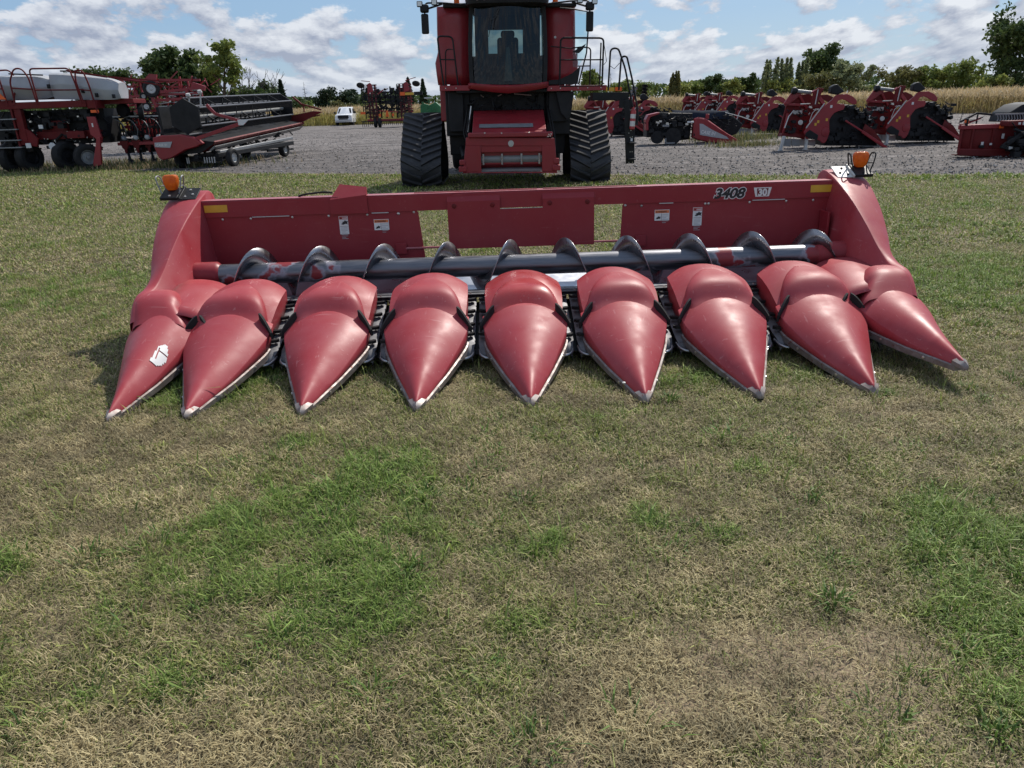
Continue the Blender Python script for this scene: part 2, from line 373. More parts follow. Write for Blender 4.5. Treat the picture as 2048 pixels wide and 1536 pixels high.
PATCH = [(-1.02, 3.1, .58, .62, .95), (-.72, 3.72, .22, .30, .7), (-.68, 2.52, .30, .28, .75), (2.08, 2.6, .36, .55, 1.1), (1.80, 2.02, .3, .3, 1.1),
         (-1.39, 4.1, .16, .12, .6), (.06, 2.9, .16, .13, .5), (.62, 3.1, .18, .14, .45), (.89, 2.95, .16, .1, .5), (1.35, 3.57, .2, .12, .45), (-2.25, 5.15, .42, .42, 1.0),
         (-1.7, 2.45, .22, .14, .3), (-2.32, 2.82, .14, .09, .9), (-1.4, 2.1, .4, .12, .3), (.1, 2.35, .2, .1, .3), (1.2, 5.0, .8, .3, .35), (.5, 4.4, .5, .2, .25), (4.6, 7.5, 1.2, 1.5, .35), (-5.2, 8.5, 1.2, 1.0, .3),
         (-2.0, 4.35, .9, .45, -.35), (-3.2, 3.9, .5, .4, -.3), (2.6, 4.2, .5, .5, -.2), (.9, 2.1, .5, .22, -.5), (.45, 1.9, .4, .2, -.4), (.3, 3.6, .5, .2, -.15), (-1.0, 1.8, .6, .2, -.2)]
BARE = [(.74, 2.16, .2, .09), (1.02, 2.2, .22, .08), (1.32, 2.1, .28, .16), (.42, 1.92, .2, .07), (.56, 2.28, .12, .06), (1.1, 1.85, .2, .1), (.2, 1.72, .12, .08), (-.6, 1.78, .07, .05), (6.6, 10.6, .6, .25)]
def green(x, y):
    n1, n2 = fbm(x, y, 1.1, 4), fbm(x+9, y-4, 5., 3); wob = .55+.9*n2; clump = .5+1.2*sstep(.36, .6, fbm(x-7, y+3, 9., 3))
    g = .335+.6*(n1-.5)+.65*(n2-.5)+.17*sstep(4.6, 9, y)+.08*sstep(9, 20, y)+.10*sstep(1.5, 5, x)
    for a, b, rx, ry, k in PATCH: g = g+k*np.exp(-(((x-a)/rx)**2+((y-b)/ry)**2)**1.3)*wob*clump
    return np.clip(g, .02, 1)
def bare(x, y):
    n = fbm(x-3, y+8, 6., 4); b = 0
    for a, c, rx, ry in BARE: b = b+np.exp(-((x-a)/rx)**2-((y-c)/ry)**2)
    return np.clip((b*1.3)*(n*2.2-.45)+sstep(.58, .74, fbm(x+31, y, 2.6, 4))*.5, 0, 1)
def ground_col(x, y):
    g, b = green(x, y)[..., None], bare(x, y)[..., None]
    thatch = np.array([.115, .088, .045])*(1-.35*(fbm(x, y, 9., 3)[..., None]-.5)*2); gr = np.array([.05, .062, .022]); soil = np.array([.27, .205, .14])  # thatch darkened to stand in for shade between the tufts
    c = thatch*(1-g)+gr*g; return c*(1-b*.8)+soil*b*.8
xs = np.concatenate([np.linspace(-50, -8, 60), np.linspace(-7.9, 8, 320), np.linspace(8.2, 50, 60)]); t = np.linspace(0, 1, 420)**1.7
X = np.tile(xs, (len(t), 1)); E_ = edge(xs)[None]; Y = -4+t[:, None]*(E_+4)
M['lawn_soil'] = mat('thatch_and_soil', (.2, .16, .1), .95, attr='col', bump=.6, bscale=70)
tag(grid_mesh('lawn', X, Y, gz(Y)+.010*fbm(X, Y, 2., 3), 'lawn_soil', ground_col(X, Y).reshape(-1, 3)), 'dry mown lawn in front of the gravel yard', 'lawn', kind='structure')

def gravel_mat():
    m = bpy.data.materials.new('rutted_gravel'); m.use_nodes = True; nt = m.node_tree; N = nt.nodes; L = nt.links; b = N['Principled BSDF']; b.inputs['Roughness'].default_value = .9
    tc = N.new('ShaderNodeTexCoord')
    def noise(scale, det, sx=1., sy=1.):
        mp = N.new('ShaderNodeMapping'); mp.inputs['Scale'].default_value = (sx, sy, 1); mp.inputs['Rotation'].default_value = (0, 0, .12); L.new(tc.outputs['Object'], mp.inputs[0])
        n = N.new('ShaderNodeTexNoise'); n.inputs['Scale'].default_value = scale; n.inputs['Detail'].default_value = det; n.inputs['Roughness'].default_value = .65; L.new(mp.outputs[0], n.inputs['Vector']); return n.outputs['Fac']
    def rg(x, a, bb):
        r = N.new('ShaderNodeMapRange'); r.inputs[1].default_value = a; r.inputs[2].default_value = bb; L.new(x, r.inputs[0]); return r.outputs[0]
    def mx(f, a, bb):
        n = N.new('ShaderNodeMix'); n.data_type = 'RGBA'; L.new(f, n.inputs['Factor'])
        for k, q in (('A', a), ('B', bb)):
            if isinstance(q, tuple): n.inputs[k].default_value = (*q, 1)
            else: L.new(q, n.inputs[k])
        return n.outputs['Result']
    vo = N.new('ShaderNodeTexVoronoi'); vo.inputs['Scale'].default_value = 9.; L.new(tc.outputs['Object'], vo.inputs['Vector'])
    sep = N.new('ShaderNodeSeparateColor'); L.new(vo.outputs['Color'], sep.inputs[0])
    stone = mx(rg(sep.outputs[0], .1, 1), (.075, .066, .062), (.25, .22, .208))
    mud = mx(rg(noise(9, 6), .3, .7), (.035, .029, .027), (.085, .071, .064))
    sy = N.new('ShaderNodeSeparateXYZ'); L.new(tc.outputs['Object'], sy.inputs[0]); ya = N.new('ShaderNodeMath'); ya.operation = 'MULTIPLY_ADD'; ya.inputs[1].default_value = .42; L.new(sy.outputs[0], ya.inputs[0]); L.new(sy.outputs[1], ya.inputs[2])
    near = rg(ya.outputs[0], 42, 22); nm = N.new('ShaderNodeMath'); nm.operation = 'MULTIPLY_ADD'; nm.inputs[1].default_value = .17; L.new(near, nm.inputs[0]); L.new(noise(.5, 7, .4, 1.9), nm.inputs[2])
    c = mx(rg(nm.outputs[0], .47, .57), stone, mud)
    c = mx(rg(noise(11, 8, .35, 1.5), .54, .70), c, (.06, .052, .05)); c = mx(rg(noise(3.6, 9, .7, 1.6), .50, .68), c, (.28, .25, .235)); c = mx(rg(noise(1.1, 9, .35, 2.2), .50, .66), c, (.05, .043, .04)); c = mx(rg(noise(26, 6, .6, 1.2), .60, .70), c, (.31, .28, .265))
    L.new(c, b.inputs['Base Color'])
    bp = N.new('ShaderNodeBump'); bp.inputs['Strength'].default_value = 1; bp.inputs['Distance'].default_value = .03; L.new(noise(13, 8), bp.inputs['Height']); L.new(bp.outputs[0], b.inputs['Normal'])
    return m
M['gravel'] = gravel_mat()
xs = np.linspace(-60, 70, 261); t = np.linspace(0, 1, 90)**1.4; X = np.tile(xs, (len(t), 1)); back = np.interp(xs, [-60, 8, 25, 45, 70], [92, 92, 78, 52, 46]); y0 = edge(xs)-1.2
Y = y0[None]+t[:, None]*(back-y0)[None]
rut = .10*(fbm(X*.35, Y*1.3, .55, 4)-.5)+.05*(fbm(X, Y, 2.2, 3)-.5)
tag(grid_mesh('gravel_yard', X, Y, gz(Y)-.004+rut*sstep(0, .06, t)[:, None]*.9, 'gravel'), 'rutted gravel and mud yard behind the lawn', 'gravel yard', kind='structure')

# loose stones lying on the yard
def scatter_stones(n):
    y = 18+rng.random(n)**1.5*45; x = (rng.random(n)-.5)*2*(.8*y+3); k = y > edge(x)+.1; x, y = x[k], y[k]; n = len(x)
    oct_ = np.array([(1, 0, 0), (0, 1, 0), (-1, 0, 0), (0, -1, 0), (0, 0, 1), (0, 0, -1)], float)
    s = (.010+.028*rng.random(n)**3)[:, None, None]*np.array([1.2, 1, .7]); V = oct_[None]*s*(.7+.6*rng.random((n, 6, 3)))
    V += np.stack([x, y, gz(y)+.02], -1)[:, None]
    F = np.array([(0, 1, 4), (1, 2, 4), (2, 3, 4), (3, 0, 4), (1, 0, 5), (2, 1, 5), (3, 2, 5), (0, 3, 5)]); F = (F[None]+6*np.arange(n)[:, None, None]).reshape(-1, 3)
    g = (.06+.30*rng.random(n)**2)[:, None]*np.array([1.03, 1., .97]); return np_mesh('gravel', V.reshape(-1, 3), F, 'stone', np.repeat(g, 6, 0))
M['stone'] = mat('loose_stone', (.3, .3, .3), .9, attr='col')
tag(scatter_stones(45000), 'loose pale stones strewn over the yard', 'gravel', kind='stuff')

# ------------------------------------------------------------------ lawn blades
def under(x, y):
    """where the snouts rest on the lawn no blade can stand"""
    u, v = x-.123, y-4.554; r = np.zeros(len(x), bool)
    for k in range(-3, 4): r |= (v > -.03) & (v < .5) & (np.abs(u-.762*k) < .02+.42*np.maximum(v, 0))
    return r | ((v > 0) & (v < .5) & (np.abs(u+2.775) < .02+.3*np.maximum(v, 0)))
def blades(bands):
    Vs, Cs = [], []
    for y0, y1, dens, bw, ln in bands:
        A = 0; n = int(dens*(y1-y0)*(.80*(y0+y1)+5.6)); y = y0+(y1-y0)*rng.random(n); hw = .80*y+2.8; x = (2*rng.random(n)-1)*hw
        k = (y < edge(x)-.15); x, y = x[k], y[k]
        g, b = green(x, y), bare(x, y); keep = rng.random(len(x)) > b*.45; keep &= ~under(x, y); x, y, g = x[keep], y[keep], g[keep]; n = len(x)
        # clumpy length, green blades longer, upright; dry ones short, curled over
        isg = rng.random(n) < np.minimum(g*.92-.02, .72); cl = fbm(x, y, 7., 2)
        l = ln*(.55+.9*rng.random(n))*np.where(isg, 1.0+.55*sstep(.55, 1, g), .85)*(.45+1.1*cl)
        big = isg & (rng.random(n) < .010) & (y < 6); l = np.where(big, l*2.3, l)
        a = rng.random(n)*2*PI+.8*(fbm(x, y, 1.5, 2)-.5); t0 = np.where(isg, .15+.75*rng.random(n), .5+.95*rng.random(n)); t1 = np.minimum(t0+.25+.9*rng.random(n), 1.75)
        wd = bw*(.65+.7*rng.random(n))*np.where(isg, 1.05, .85)*np.where(big, 1.9, 1)
        da = np.stack([np.cos(a), np.sin(a)], -1); pa = np.stack([-np.sin(a), np.cos(a), 0*a], -1)*wd[:, None]*.5
        z0 = gz(y)+.010*fbm(x, y, 2., 3)+np.where(isg, -.002, .022*rng.random(n))
        p0 = np.stack([x, y, z0], -1); d = lambda t: np.concatenate([da*np.sin(t)[:, None], np.cos(t)[:, None]], -1)
        p1 = p0+d(t0)*(l*.55)[:, None]; p2 = p1+d(t1)*(l*.5)[:, None]; p1[:, 2] = np.maximum(p1[:, 2], z0+.003); p2[:, 2] = np.maximum(p2[:, 2], z0+.003)
        Vs.append(np.stack([p0-pa, p0+pa, p1+pa*.85, p1-pa*.85, p2], 1))
        r1, r2 = rng.random((n, 1)), rng.random((n, 1))
        dry = np.array([.47, .40, .225])*r1+np.array([.195, .155, .078])*(1-r1); dry = dry*(.72+.55*sstep(.3, .7, fbm(x+5, y+2, 8., 3)))[:, None]*(.8+.35*r2)*(1-.12*(fbm(x, y, .9, 3)[:, None]-.5)*2)  # clump noise darkens dry blades, imitating shadows between tufts
        grn = np.array([.23, .28, .075])*r1*(1+.25*sstep(.6, 1, g)[:, None]*np.array([.2, .7, .1]))+np.array([.09, .145, .03])*(1-r1); lush = sstep(.55, 1, g)[:, None]; grn = grn*(1-.0*lush)+(1-lush)*np.array([.10, .055, .03])*r2
        c = np.where(isg[:, None], grn*1.18*(.7+.6*rng.random((n, 1))), dry*1.12); Cs.append(np.repeat(c, 5, 0))
    # single tufts of coarser grass, longer and wider than the rest
    m_ = 560; ty = 1.3+rng.random(m_)**1.3*6.5; tx = (2*rng.random(m_)-1)*(.8*ty+2.6); g_ = green(tx, ty); k = rng.random(m_) < .12+.9*g_; tx, ty = tx[k], ty[k]
    for a_, b_ in zip(tx, ty):
        n = int(rng.integers(14, 60)); s_ = .02+.05*rng.random(); x = a_+s_*rng.normal(size=n); y = b_+s_*rng.normal(size=n); q_ = ~under(x, y); x, y = x[q_], y[q_]; n = len(x)
        if n == 0: continue
        l = (.03+.05*rng.random()+.05*rng.random(n)*rng.random()); a = np.arctan2(y-b_, x-a_)+rng.normal(size=n)*.7; t0 = .15+.7*rng.random(n); t1 = np.minimum(t0+.3+.8*rng.random(n), 1.6); da = np.stack([np.cos(a), np.sin(a)], -1); pa = np.stack([-np.sin(a), np.cos(a), 0*a], -1)*(.0035+.004*rng.random((n, 1)))*.5*(1+.12*b_)
        p0 = np.stack([x, y, np.zeros(n)], -1); d = lambda t: np.concatenate([da*np.sin(t)[:, None], np.cos(t)[:, None]], -1); p1 = p0+d(t0)*(l*.55)[:, None]; p2 = p1+d(t1)*(l*.5)[:, None]; p2[:, 2] = np.maximum(p2[:, 2], .004); Vs.append(np.stack([p0-pa, p0+pa, p1+pa*.85, p1-pa*.85, p2], 1))
        r1 = rng.random((n, 1)); c = (np.array([.17, .27, .055])*r1+np.array([.06, .12, .03])*(1-r1))*(.8+.4*rng.random()); dead = rng.random((n, 1)) < .12; Cs.append(np.repeat(np.where(dead, np.array([.45, .36, .2]), c), 5, 0))
    V = np.concatenate(Vs); n = len(V); base = 5*np.arange(n)[:, None]
    F = np.concatenate([base+np.array([[0, 1, 2]]), base+np.array([[0, 2, 3]]), base+np.array([[3, 2, 4]])]); return np_mesh('grass', V.reshape(-1, 3), F, 'blade', np.concatenate(Cs))
M['blade'] = mat('grass_blade', (.2, .2, .1), .6, attr='col', trans=.28, spec=.3)
tag(blades([(1.0, 3.3, 16500, .0036, .042), (3.3, 5.6, 10500, .0046, .043), (5.6, 9.5, 3800, .0075, .048), (9.5, 17, 1000, .015, .055), (17, 31, 260, .028, .07)]),
    'mown grass, half dry and tan, half green, in patches', 'grass', kind='stuff')
# taller dry weeds along the edge of the yard, under the machines at the left and among those at the right
def weeds(spots, name, cols, label):
    Vs, Cs = [], []
    for cx, cy, rx, ry, n, ln, bw in spots:
        x = cx+rx*rng.normal(size=n)*.5; y = cy+ry*rng.normal(size=n)*.5; a = rng.random(n)*2*PI; t0 = .1+.4*rng.random(n); t1 = t0+.5*rng.random(n); l = ln*(.4+.9*rng.random(n))
        da = np.stack([np.cos(a), np.sin(a)], -1); pa = np.stack([-np.sin(a), np.cos(a), 0*a], -1)*bw*.5; p0 = np.stack([x, y, gz(y)-.02], -1); d = lambda t: np.concatenate([da*np.sin(t)[:, None], np.cos(t)[:, None]], -1)
        p1 = p0+d(t0)*(l*.55)[:, None]; p2 = p1+d(t1)*(l*.5)[:, None]; Vs.append(np.stack([p0-pa, p0+pa, p1+pa*.85, p1-pa*.85, p2], 1))
        r = rng.random((n, 1)); k = rng.integers(0, len(cols), n); c = np.array(cols)[k]*(.7+.6*r); Cs.append(np.repeat(c, 5, 0))
    V = np.concatenate(Vs); n = len(V); base = 5*np.arange(n)[:, None]
    F = np.concatenate([base+np.array([[0, 1, 2]]), base+np.array([[0, 2, 3]]), base+np.array([[3, 2, 4]])])
    return tag(np_mesh(name, V.reshape(-1, 3), F, 'blade', np.concatenate(Cs)), label, 'weeds', kind='stuff')
weeds([(-17, 31.2, 6, 1.3, 2200, .22, .028), (-14.4, 31.2, 3, 1.2, 1100, .28, .028), (-20, 34, 6, 2, 1200, .3, .03), (-14.5, 34, 4, 3, 900, .3, .03)], 'weeds', [(.26, .20, .11), (.36, .27, .15), (.10, .13, .045), (.08, .11, .035)], 'dry tan weeds and grass standing round the planter wheels')
weeds([(10.2, 32.5, 1.6, .8, 500, .3, .03), (11.2, 37.5, 2.2, 1.0, 800, .4, .035), (16, 45, 5, 2, 700, .5, .05)], 'weeds', [(.12, .14, .05), (.2, .2, .08), (.3, .26, .14)], 'low green weeds growing between the folded corn heads')

# ------------------------------------------------------------------ standing corn
CF = np.array([(-110, 96), (-40, 93), (6, 88), (12, 84), (27, 72), (46, 50), (62, 43), (140, 34)])
def cfront(x): return np.interp(x, CF[:, 0], CF[:, 1])
def corn():
    Vs, Cs = [], []
    def put(x, y, z0, l, bw, tl, col):
        n = len(x); a = rng.random(n)*2*PI; t0 = tl*rng.random(n); t1 = t0+.9*rng.random(n); da = np.stack([np.cos(a), np.sin(a)], -1); b = rng.random(n)*2*PI
        pa = np.stack([np.cos(b), .4*np.sin(b), 0*a], -1)*bw*.5; p0 = np.stack([x, y, z0], -1); d = lambda t: np.concatenate([da*np.sin(t)[:, None], np.cos(t)[:, None]], -1)
        p1 = p0+d(t0)*(l*.55)[:, None]; p2 = p1+d(t1)*(l*.5)[:, None]; Vs.append(np.stack([p0-pa, p0+pa, p1+pa*.9, p1-pa*.9, p2], 1)); Cs.append(np.repeat(col, 5, 0))
    def colour(n, x, hi):
        r = rng.random((n, 1)); left = sstep(12, -10, x)[:, None]; tan = np.array([.48, .36, .20]); pale = np.array([.58, .47, .30]); grn = np.array([.38, .37, .09]); yel = np.array([.56, .47, .15])
        top = tan*r+pale*(1-r); bot = (grn*r+yel*(1-r))*left+(tan*.75*r+yel*.8*(1-r))*(1-left); return (top*hi[:, None]+bot*(1-hi[:, None]))*(.7+.5*rng.random((n, 1)))
    for rows, n in ((5., 52000), (70., 60000)):
        x = -95+rng.random(n)*215; y = cfront(x)+rng.random(n)**(1. if rows < 9 else 1.5)*rows
        z = gz(y)+(rng.random(n)*1.75 if rows < 9 else 1.35+.35*rng.random(n)); hi = sstep(.75, 1.55, z-gz(y)); z = gz(y)+(z-gz(y))*(1-.14*sstep(10, 30, x)); put(x, y, z-.1, .3+.5*rng.random(n), .07 if rows < 9 else .10, .9, colour(n, x, hi))
    n = 16000; x = -95+rng.random(n)*215; y = cfront(x)+rng.random(n)*5; put(x, y, gz(y)-.1, 1.5+.5*rng.random(n), .05, .12, colour(n, x, rng.random(n)*.4))
    V = np.concatenate(Vs); k = len(V); base = 5*np.arange(k)[:, None]; F = np.concatenate([base+np.array([[0, 1, 2]]), base+np.array([[0, 2, 3]]), base+np.array([[3, 2, 4]])])
    o = np_mesh('corn_field', V.reshape(-1, 3), F, 'corn', np.concatenate(Cs)); tag(o, 'ripe tan and yellow green corn standing behind the yard', 'corn field', kind='stuff')
    # the closed mass of stalks behind the first rows
    xs = np.linspace(-110, 140, 260); ts = np.array([0, 0, .004, .02, .05, .1, .2, .35, .5, .7, 1.]); X = np.tile(xs, (len(ts), 1)); Y = (cfront(xs)+2.5)[None]+ts[:, None]*120
    Z = gz(Y)+1.45-.2*sstep(10, 30, X)+.3*(fbm(X, Y, .8, 3)-.5); Z[0] = gz(Y[0])-.1
    tag(grid_mesh('corn_field', X, Y, Z, 'cornmass'), 'dense middle of the ripe corn field', 'corn field', kind='stuff')
M['corn'] = mat('corn_leaf', (.4, .3, .15), .7, attr='col', trans=.3, spec=.3)
M['cornmass'] = mat('massed_corn', (.40, .30, .15), .9, col2=(.26, .2, .08), nscale=1.5, bump=.8, bscale=5)
corn()
# ------------------------------------------------------------------ trees
M['leaf_dark'] = mat('dark_leaves', (.050, .088, .030), .6, col2=(.09, .125, .040), nscale=.8, trans=.35, spec=.3)
M['leaf_mid'] = mat('mid_green_leaves', (.125, .185, .045), .6, col2=(.19, .225, .065), nscale=.7, trans=.4, spec=.3)
M['leaf_pale'] = mat('yellow_green_leaves', (.20, .25, .06), .6, col2=(.29, .30, .09), nscale=.7, trans=.4, spec=.3)
M['leaf_grey'] = mat('grey_green_leaves', (.19, .23, .11), .6, col2=(.26, .285, .16), nscale=.7, trans=.4, spec=.3)
M['leaf_tan'] = mat('olive_tan_leaves', (.16, .15, .06), .6, col2=(.11, .125, .045), nscale=.7, trans=.4, spec=.3)
M['needle'] = mat('dark_conifer_needles', (.022, .042, .024), .7, col2=(.038, .06, .03), nscale=.8, trans=.12, spec=.2)
def leaf_mesh(name, P, size, m, parent, flat=.0):
    n = len(P); q = rng.normal(size=(n, 3)); q[:, 2] += flat; q /= np.linalg.norm(q, axis=1)[:, None]; a = np.cross(q, rng.normal(size=(n, 3))); a /= np.linalg.norm(a, axis=1)[:, None]; b = np.cross(q, a)
    s = (size*(.6+.8*rng.random(n)))[:, None]; V = np.stack([P+a*s, P+b*s*.55, P-a*s, P-b*s*.55], 1).reshape(-1, 3); F = np.arange(4*n).reshape(n, 4)
    o = np_mesh(name, V, F, m); o.parent = parent; return o
def limbs(rnd, h, r, n=8, start=.25, lean=.0, spread=1., up=.6):
    """trunk with limbs; returns the tube list and the points where foliage hangs"""
    mb = MB(); tr = max(.06, h*.028); top = Vector((lean*h, 0, h*.80)); trunk = [Vector((0, 0, -.1)), Vector((lean*h*.2+rnd.uniform(-.02, .02)*h, 0, h*.3)), Vector((lean*h*.6, rnd.uniform(-.02, .02)*h, h*.55)), top]
    mb.tube(trunk, [tr, tr*.8, tr*.55, tr*.15], 7); tips = [top]
    for i in range(n):
        f = start+(.9-start)*(i+.5)/n; k = f*3*.8/.8; j = min(int(k), 2); p = trunk[j].lerp(trunk[j+1], k-j); a = i*2.4+rnd.uniform(-.5, .5); ll = r*spread*(1.05-.55*abs(f-.45)/.5)*rnd.uniform(.75, 1.1)
        d = Vector((math.cos(a), math.sin(a), rnd.uniform(.3, 1.)*up*1.5)).normalized(); m1 = p+d*ll*.5+Vector((0, 0, -.02*h)); e = p+d*ll+Vector((0, 0, .08*h*up)); rr = tr*.42*(1-f*.5)
        mb.tube([p, m1, e], [rr, rr*.65, rr*.15], 5); tips += [m1.lerp(e, .35), e]
        for s in range(5):
            q = (p.lerp(m1, rnd.uniform(.5, 1)) if s > 2 else m1.lerp(e, rnd.uniform(.0, .8))); dd = (d+Vector((rnd.uniform(-.9, .9), rnd.uniform(-.9, .9), rnd.uniform(-.1, .9)))).normalized(); e2 = q+dd*ll*rnd.uniform(.3, .55); mb.tube([q, q.lerp(e2, .5)+Vector((0, 0, .03*h)), e2], [rr*.4, rr*.28, rr*.08], 4); tips.append(e2)
    return mb, tips
def tree(name, kind, x, y, h, r, leafm, label, group, cat='tree', seed=0, size=None, n=None):
    rnd = random.Random(seed*31+5); t = thing(name, label, cat, (x, y, float(gz(y))), 0, group); size = size or .17+.012*h; h, r = h*{'bush': 1.22, 'round': 1.07, 'open': 1.03}.get(kind, 1), r*(1.12 if kind == 'bush' else 1)
    if kind == 'slim':
        mb = MB(); P = []; k0 = int((n or 2400)*(.5+h/12)/6)
        for j in range(6):
            a = j*1.05+rnd.uniform(-.3, .3); b0 = Vector((.12*math.cos(a), .12*math.sin(a), -.1)); hh = h*rnd.uniform(.72, 1.02) if j else h*1.02; e = Vector((r*.75*math.cos(a)*rnd.uniform(.4, 1.), r*.75*math.sin(a), hh)); mid = b0.lerp(e, .45)+Vector((r*.25*math.cos(a), r*.2*math.sin(a), 0)); mb.tube([b0, mid, e], [.09, .06, .012], 5)
            f = rng.random(k0)**.9; f = .12+.9*f; c = np.array([(b0.lerp(mid, t/.45) if t < .45 else mid.lerp(e, (t-.45)/.55)) for t in f]); w_ = r*.36*(np.sin(np.clip(f, 0, 1)*PI)**.5*.9+.12)*(.7+.5*np.sin(f*23+j)**2); q = rng.normal(size=(k0, 3)); q /= np.linalg.norm(q, axis=1)[:, None]; P.append(c+q*(w_*rng.random(k0)**.5)[:, None]*np.array([1, 1, 1.3]))
        mb.build('trunk', 'bark', t, 60); P = np.concatenate(P); leaf_mesh('crown', P[P[:, 2] > .05], size, leafm, t)
    elif kind in ('round', 'open', 'bush'):
        if kind == 'bush': mb, tips = limbs(rnd, h*.9, r*.9, 9, .08, 0, 1., .5)
        elif kind == 'open': mb, tips = limbs(rnd, h, r, 8, .3, .08, .95, .95)
        elif kind == 'slim': mb, tips = limbs(rnd, h*1.05, r, 12, .12, 0, .9, 1.3)
        else: mb, tips = limbs(rnd, h*.95, r, 11, .18, 0, .9, .6)
        mb.build('trunk', 'bark', t, 60)
        cnt = n or int({'round': 4600, 'open': 3000, 'bush': 2600, 'slim': 2000}[kind]*(.5+h/12)); P = []; W = []
        for p in tips: W.append(rnd.uniform(.5, 1.4) if kind != 'open' else rnd.choice([.0, .05, .9, 1.3]))
        W = np.array(W)/sum(W); cl = {'round': .13, 'open': .085, 'bush': .15, 'slim': .085}[kind]*h; rad = min(cl, r*.40)
        for p, wt in zip(tips, W):
            k = max(8, int(cnt*wt)); q = rng.normal(size=(k, 3)); q /= np.linalg.norm(q, axis=1)[:, None]; q *= (rad*rnd.uniform(.5, 1.25)*rng.random(k)**.55)[:, None]*np.array([rnd.uniform(.8, 1.4), 1.1, rnd.uniform(.5, .95)]); P.append(q+np.array(p))
        P = np.concatenate(P); P = P[P[:, 2] > .05]; leaf_mesh('crown', P, size, leafm, t)
    elif kind == 'conifer':
        mb = MB(); mb.tube([(0, 0, -.1), (0, 0, h*.97)], [h*.022, .02], 6).build('trunk', 'bark', t, 60); cnt = n or int(1500+170*h); f = rng.random(cnt)**.75; a = np.floor(rng.random(cnt)*9)*.7+np.floor(f*14)*1.3+rng.normal(size=cnt)*.16
        rr = r*(1-f)**.8*(.55+.45*((f*14) % 1))*rng.random(cnt)**.4; P = np.stack([rr*np.cos(a), rr*np.sin(a), h*(.05+.95*f)-.16*rr+rng.normal(size=cnt)*.06], -1); leaf_mesh('crown', P, size, leafm, t, .6)
    elif kind in ('dead', 'deadconifer'):
        mb = MB()
        if kind == 'deadconifer':
            mb.tube([(0, 0, -.1), (.05, 0, h*.6), (0, 0, h)], [.11, .07, .02], 6)
            for i in range(34):
                z = h*rnd.uniform(.25, .97); a = rnd.uniform(0, 2*PI); l = r*(1.1-z/h*.8)*rnd.uniform(.5, 1); mb.tube([(0, 0, z), (l*.6*math.cos(a), l*.6*math.sin(a), z+.02), (l*math.cos(a), l*math.sin(a), z-.1)], [.03, .024, .012], 4)
        else:
            def br(p, d, l, rr, dep):
                e = p+d*l; m_ = p.lerp(e, .5)+Vector((rnd.uniform(-.1, .1), rnd.uniform(-.1, .1), 0))*l; mb.tube([p, m_, e], [rr, rr*.8, rr*.62], 5)
                if dep == 0: return
                for i in range(rnd.choice([2, 3, 3])):
                    dd = (d+Vector((rnd.uniform(-.75, .75), rnd.uniform(-.6, .6), rnd.uniform(-.15, .5)))).normalized(); br(e if i < 2 else m_, dd, l*rnd.uniform(.6, .82), max(rr*.62, .034), dep-1)
            br(Vector((-.9, 0, -.1)), Vector((.30, 0, .85)).normalized(), h*.30, h*.022, 5); br(Vector((-.9, 0, -.1)), Vector((.75, .1, .62)).normalized(), h*.34, h*.02, 4)
        mb.build('trunk', 'deadwood', t, 60)
    return t
TR = 'trees standing left of the yard'; TL = 'trees along the far side of the corn field'; SH = 'bushes edging the corn field at the left'
tree('shrubby_tree', 'bush', -66.8, 130, 9.9, 3.0, 'leaf_dark', 'bushy dark tree with feathery top above the white planter tank', TR, seed=1)
tree('shrubby_tree', 'bush', -62.6, 130, 9.6, 2.7, 'leaf_dark', 'bushy dark tree directly left of the large round leafy tree, above the planter tank end', TR, seed=2)
tree('shrubby_tree', 'bush', -58.9, 132, 8.8, 2.4, 'leaf_mid', 'low bushy tree tucked against the large round dark tree', TR, seed=3)
tree('round_tree', 'round', -49.0, 120, 11.9, 5.2, 'leaf_dark', 'large round dense dark green tree behind the red implement at the left', TR, seed=4, n=9000)
tree('round_tree', 'round', -44.2, 119, 8.6, 3.4, 'leaf_dark', 'dark tree filling the gap between the round tree and the tall open tree', TR, seed=6, n=5000)
tree('open_tree', 'open', -40.2, 115, 11.3, 4.6, 'leaf_mid', 'tall open tree with bare forked limbs showing through a thin olive crown', TR, seed=5, n=2900)
tree('dead_tree', 'dead', -38.2, 121, 9.2, 3., 'deadwood', 'bare dead tree with twisted grey branches right of the open tree', TR, seed=11)
tree('low_tree', 'round', -37.0, 123, 6.4, 2.4, 'leaf_dark', 'small dark tree at the foot of the bare dead tree', TR, seed=12, n=2600)
tree('bushy_conifer', 'conifer', -33.2, 120, 6.1, 1.5, 'needle', 'dark conifer with a spindly leader beside the far end of the grain head reel', TR, seed=13)
tree('low_tree', 'round', -40.5, 124, 6.0, 2.6, 'leaf_dark', 'dark low tree under the trunk of the tall open tree', TR, seed=15, n=3000)
tree('low_tree', 'bush', -46.5, 122, 6.2, 3.0, 'leaf_dark', 'dark bushy tree between the round tree and the tank of the planter', TR, seed=16, n=3000)
tree('low_tree', 'bush', -37.6, 119, 5.0, 2.7, 'leaf_dark', 'dark bush behind the near half of the grain header reel', TR, seed=17)
tree('low_tree', 'bush', -35.0, 118, 4.8, 2.2, 'leaf_dark', 'dark bush between the bare dead tree and the spindly conifer', TR, seed=18)
tree('low_tree', 'bush', -31.3, 119, 3.6, 1.8, 'leaf_dark', 'low dark bush right of the spindly conifer', TR, seed=19)
tree('dead_conifer', 'deadconifer', -35.2, 142, 6.6, 1.5, 'deadwood', 'bare dead conifer with thin level twigs behind the dark bushes', TR, seed=14)
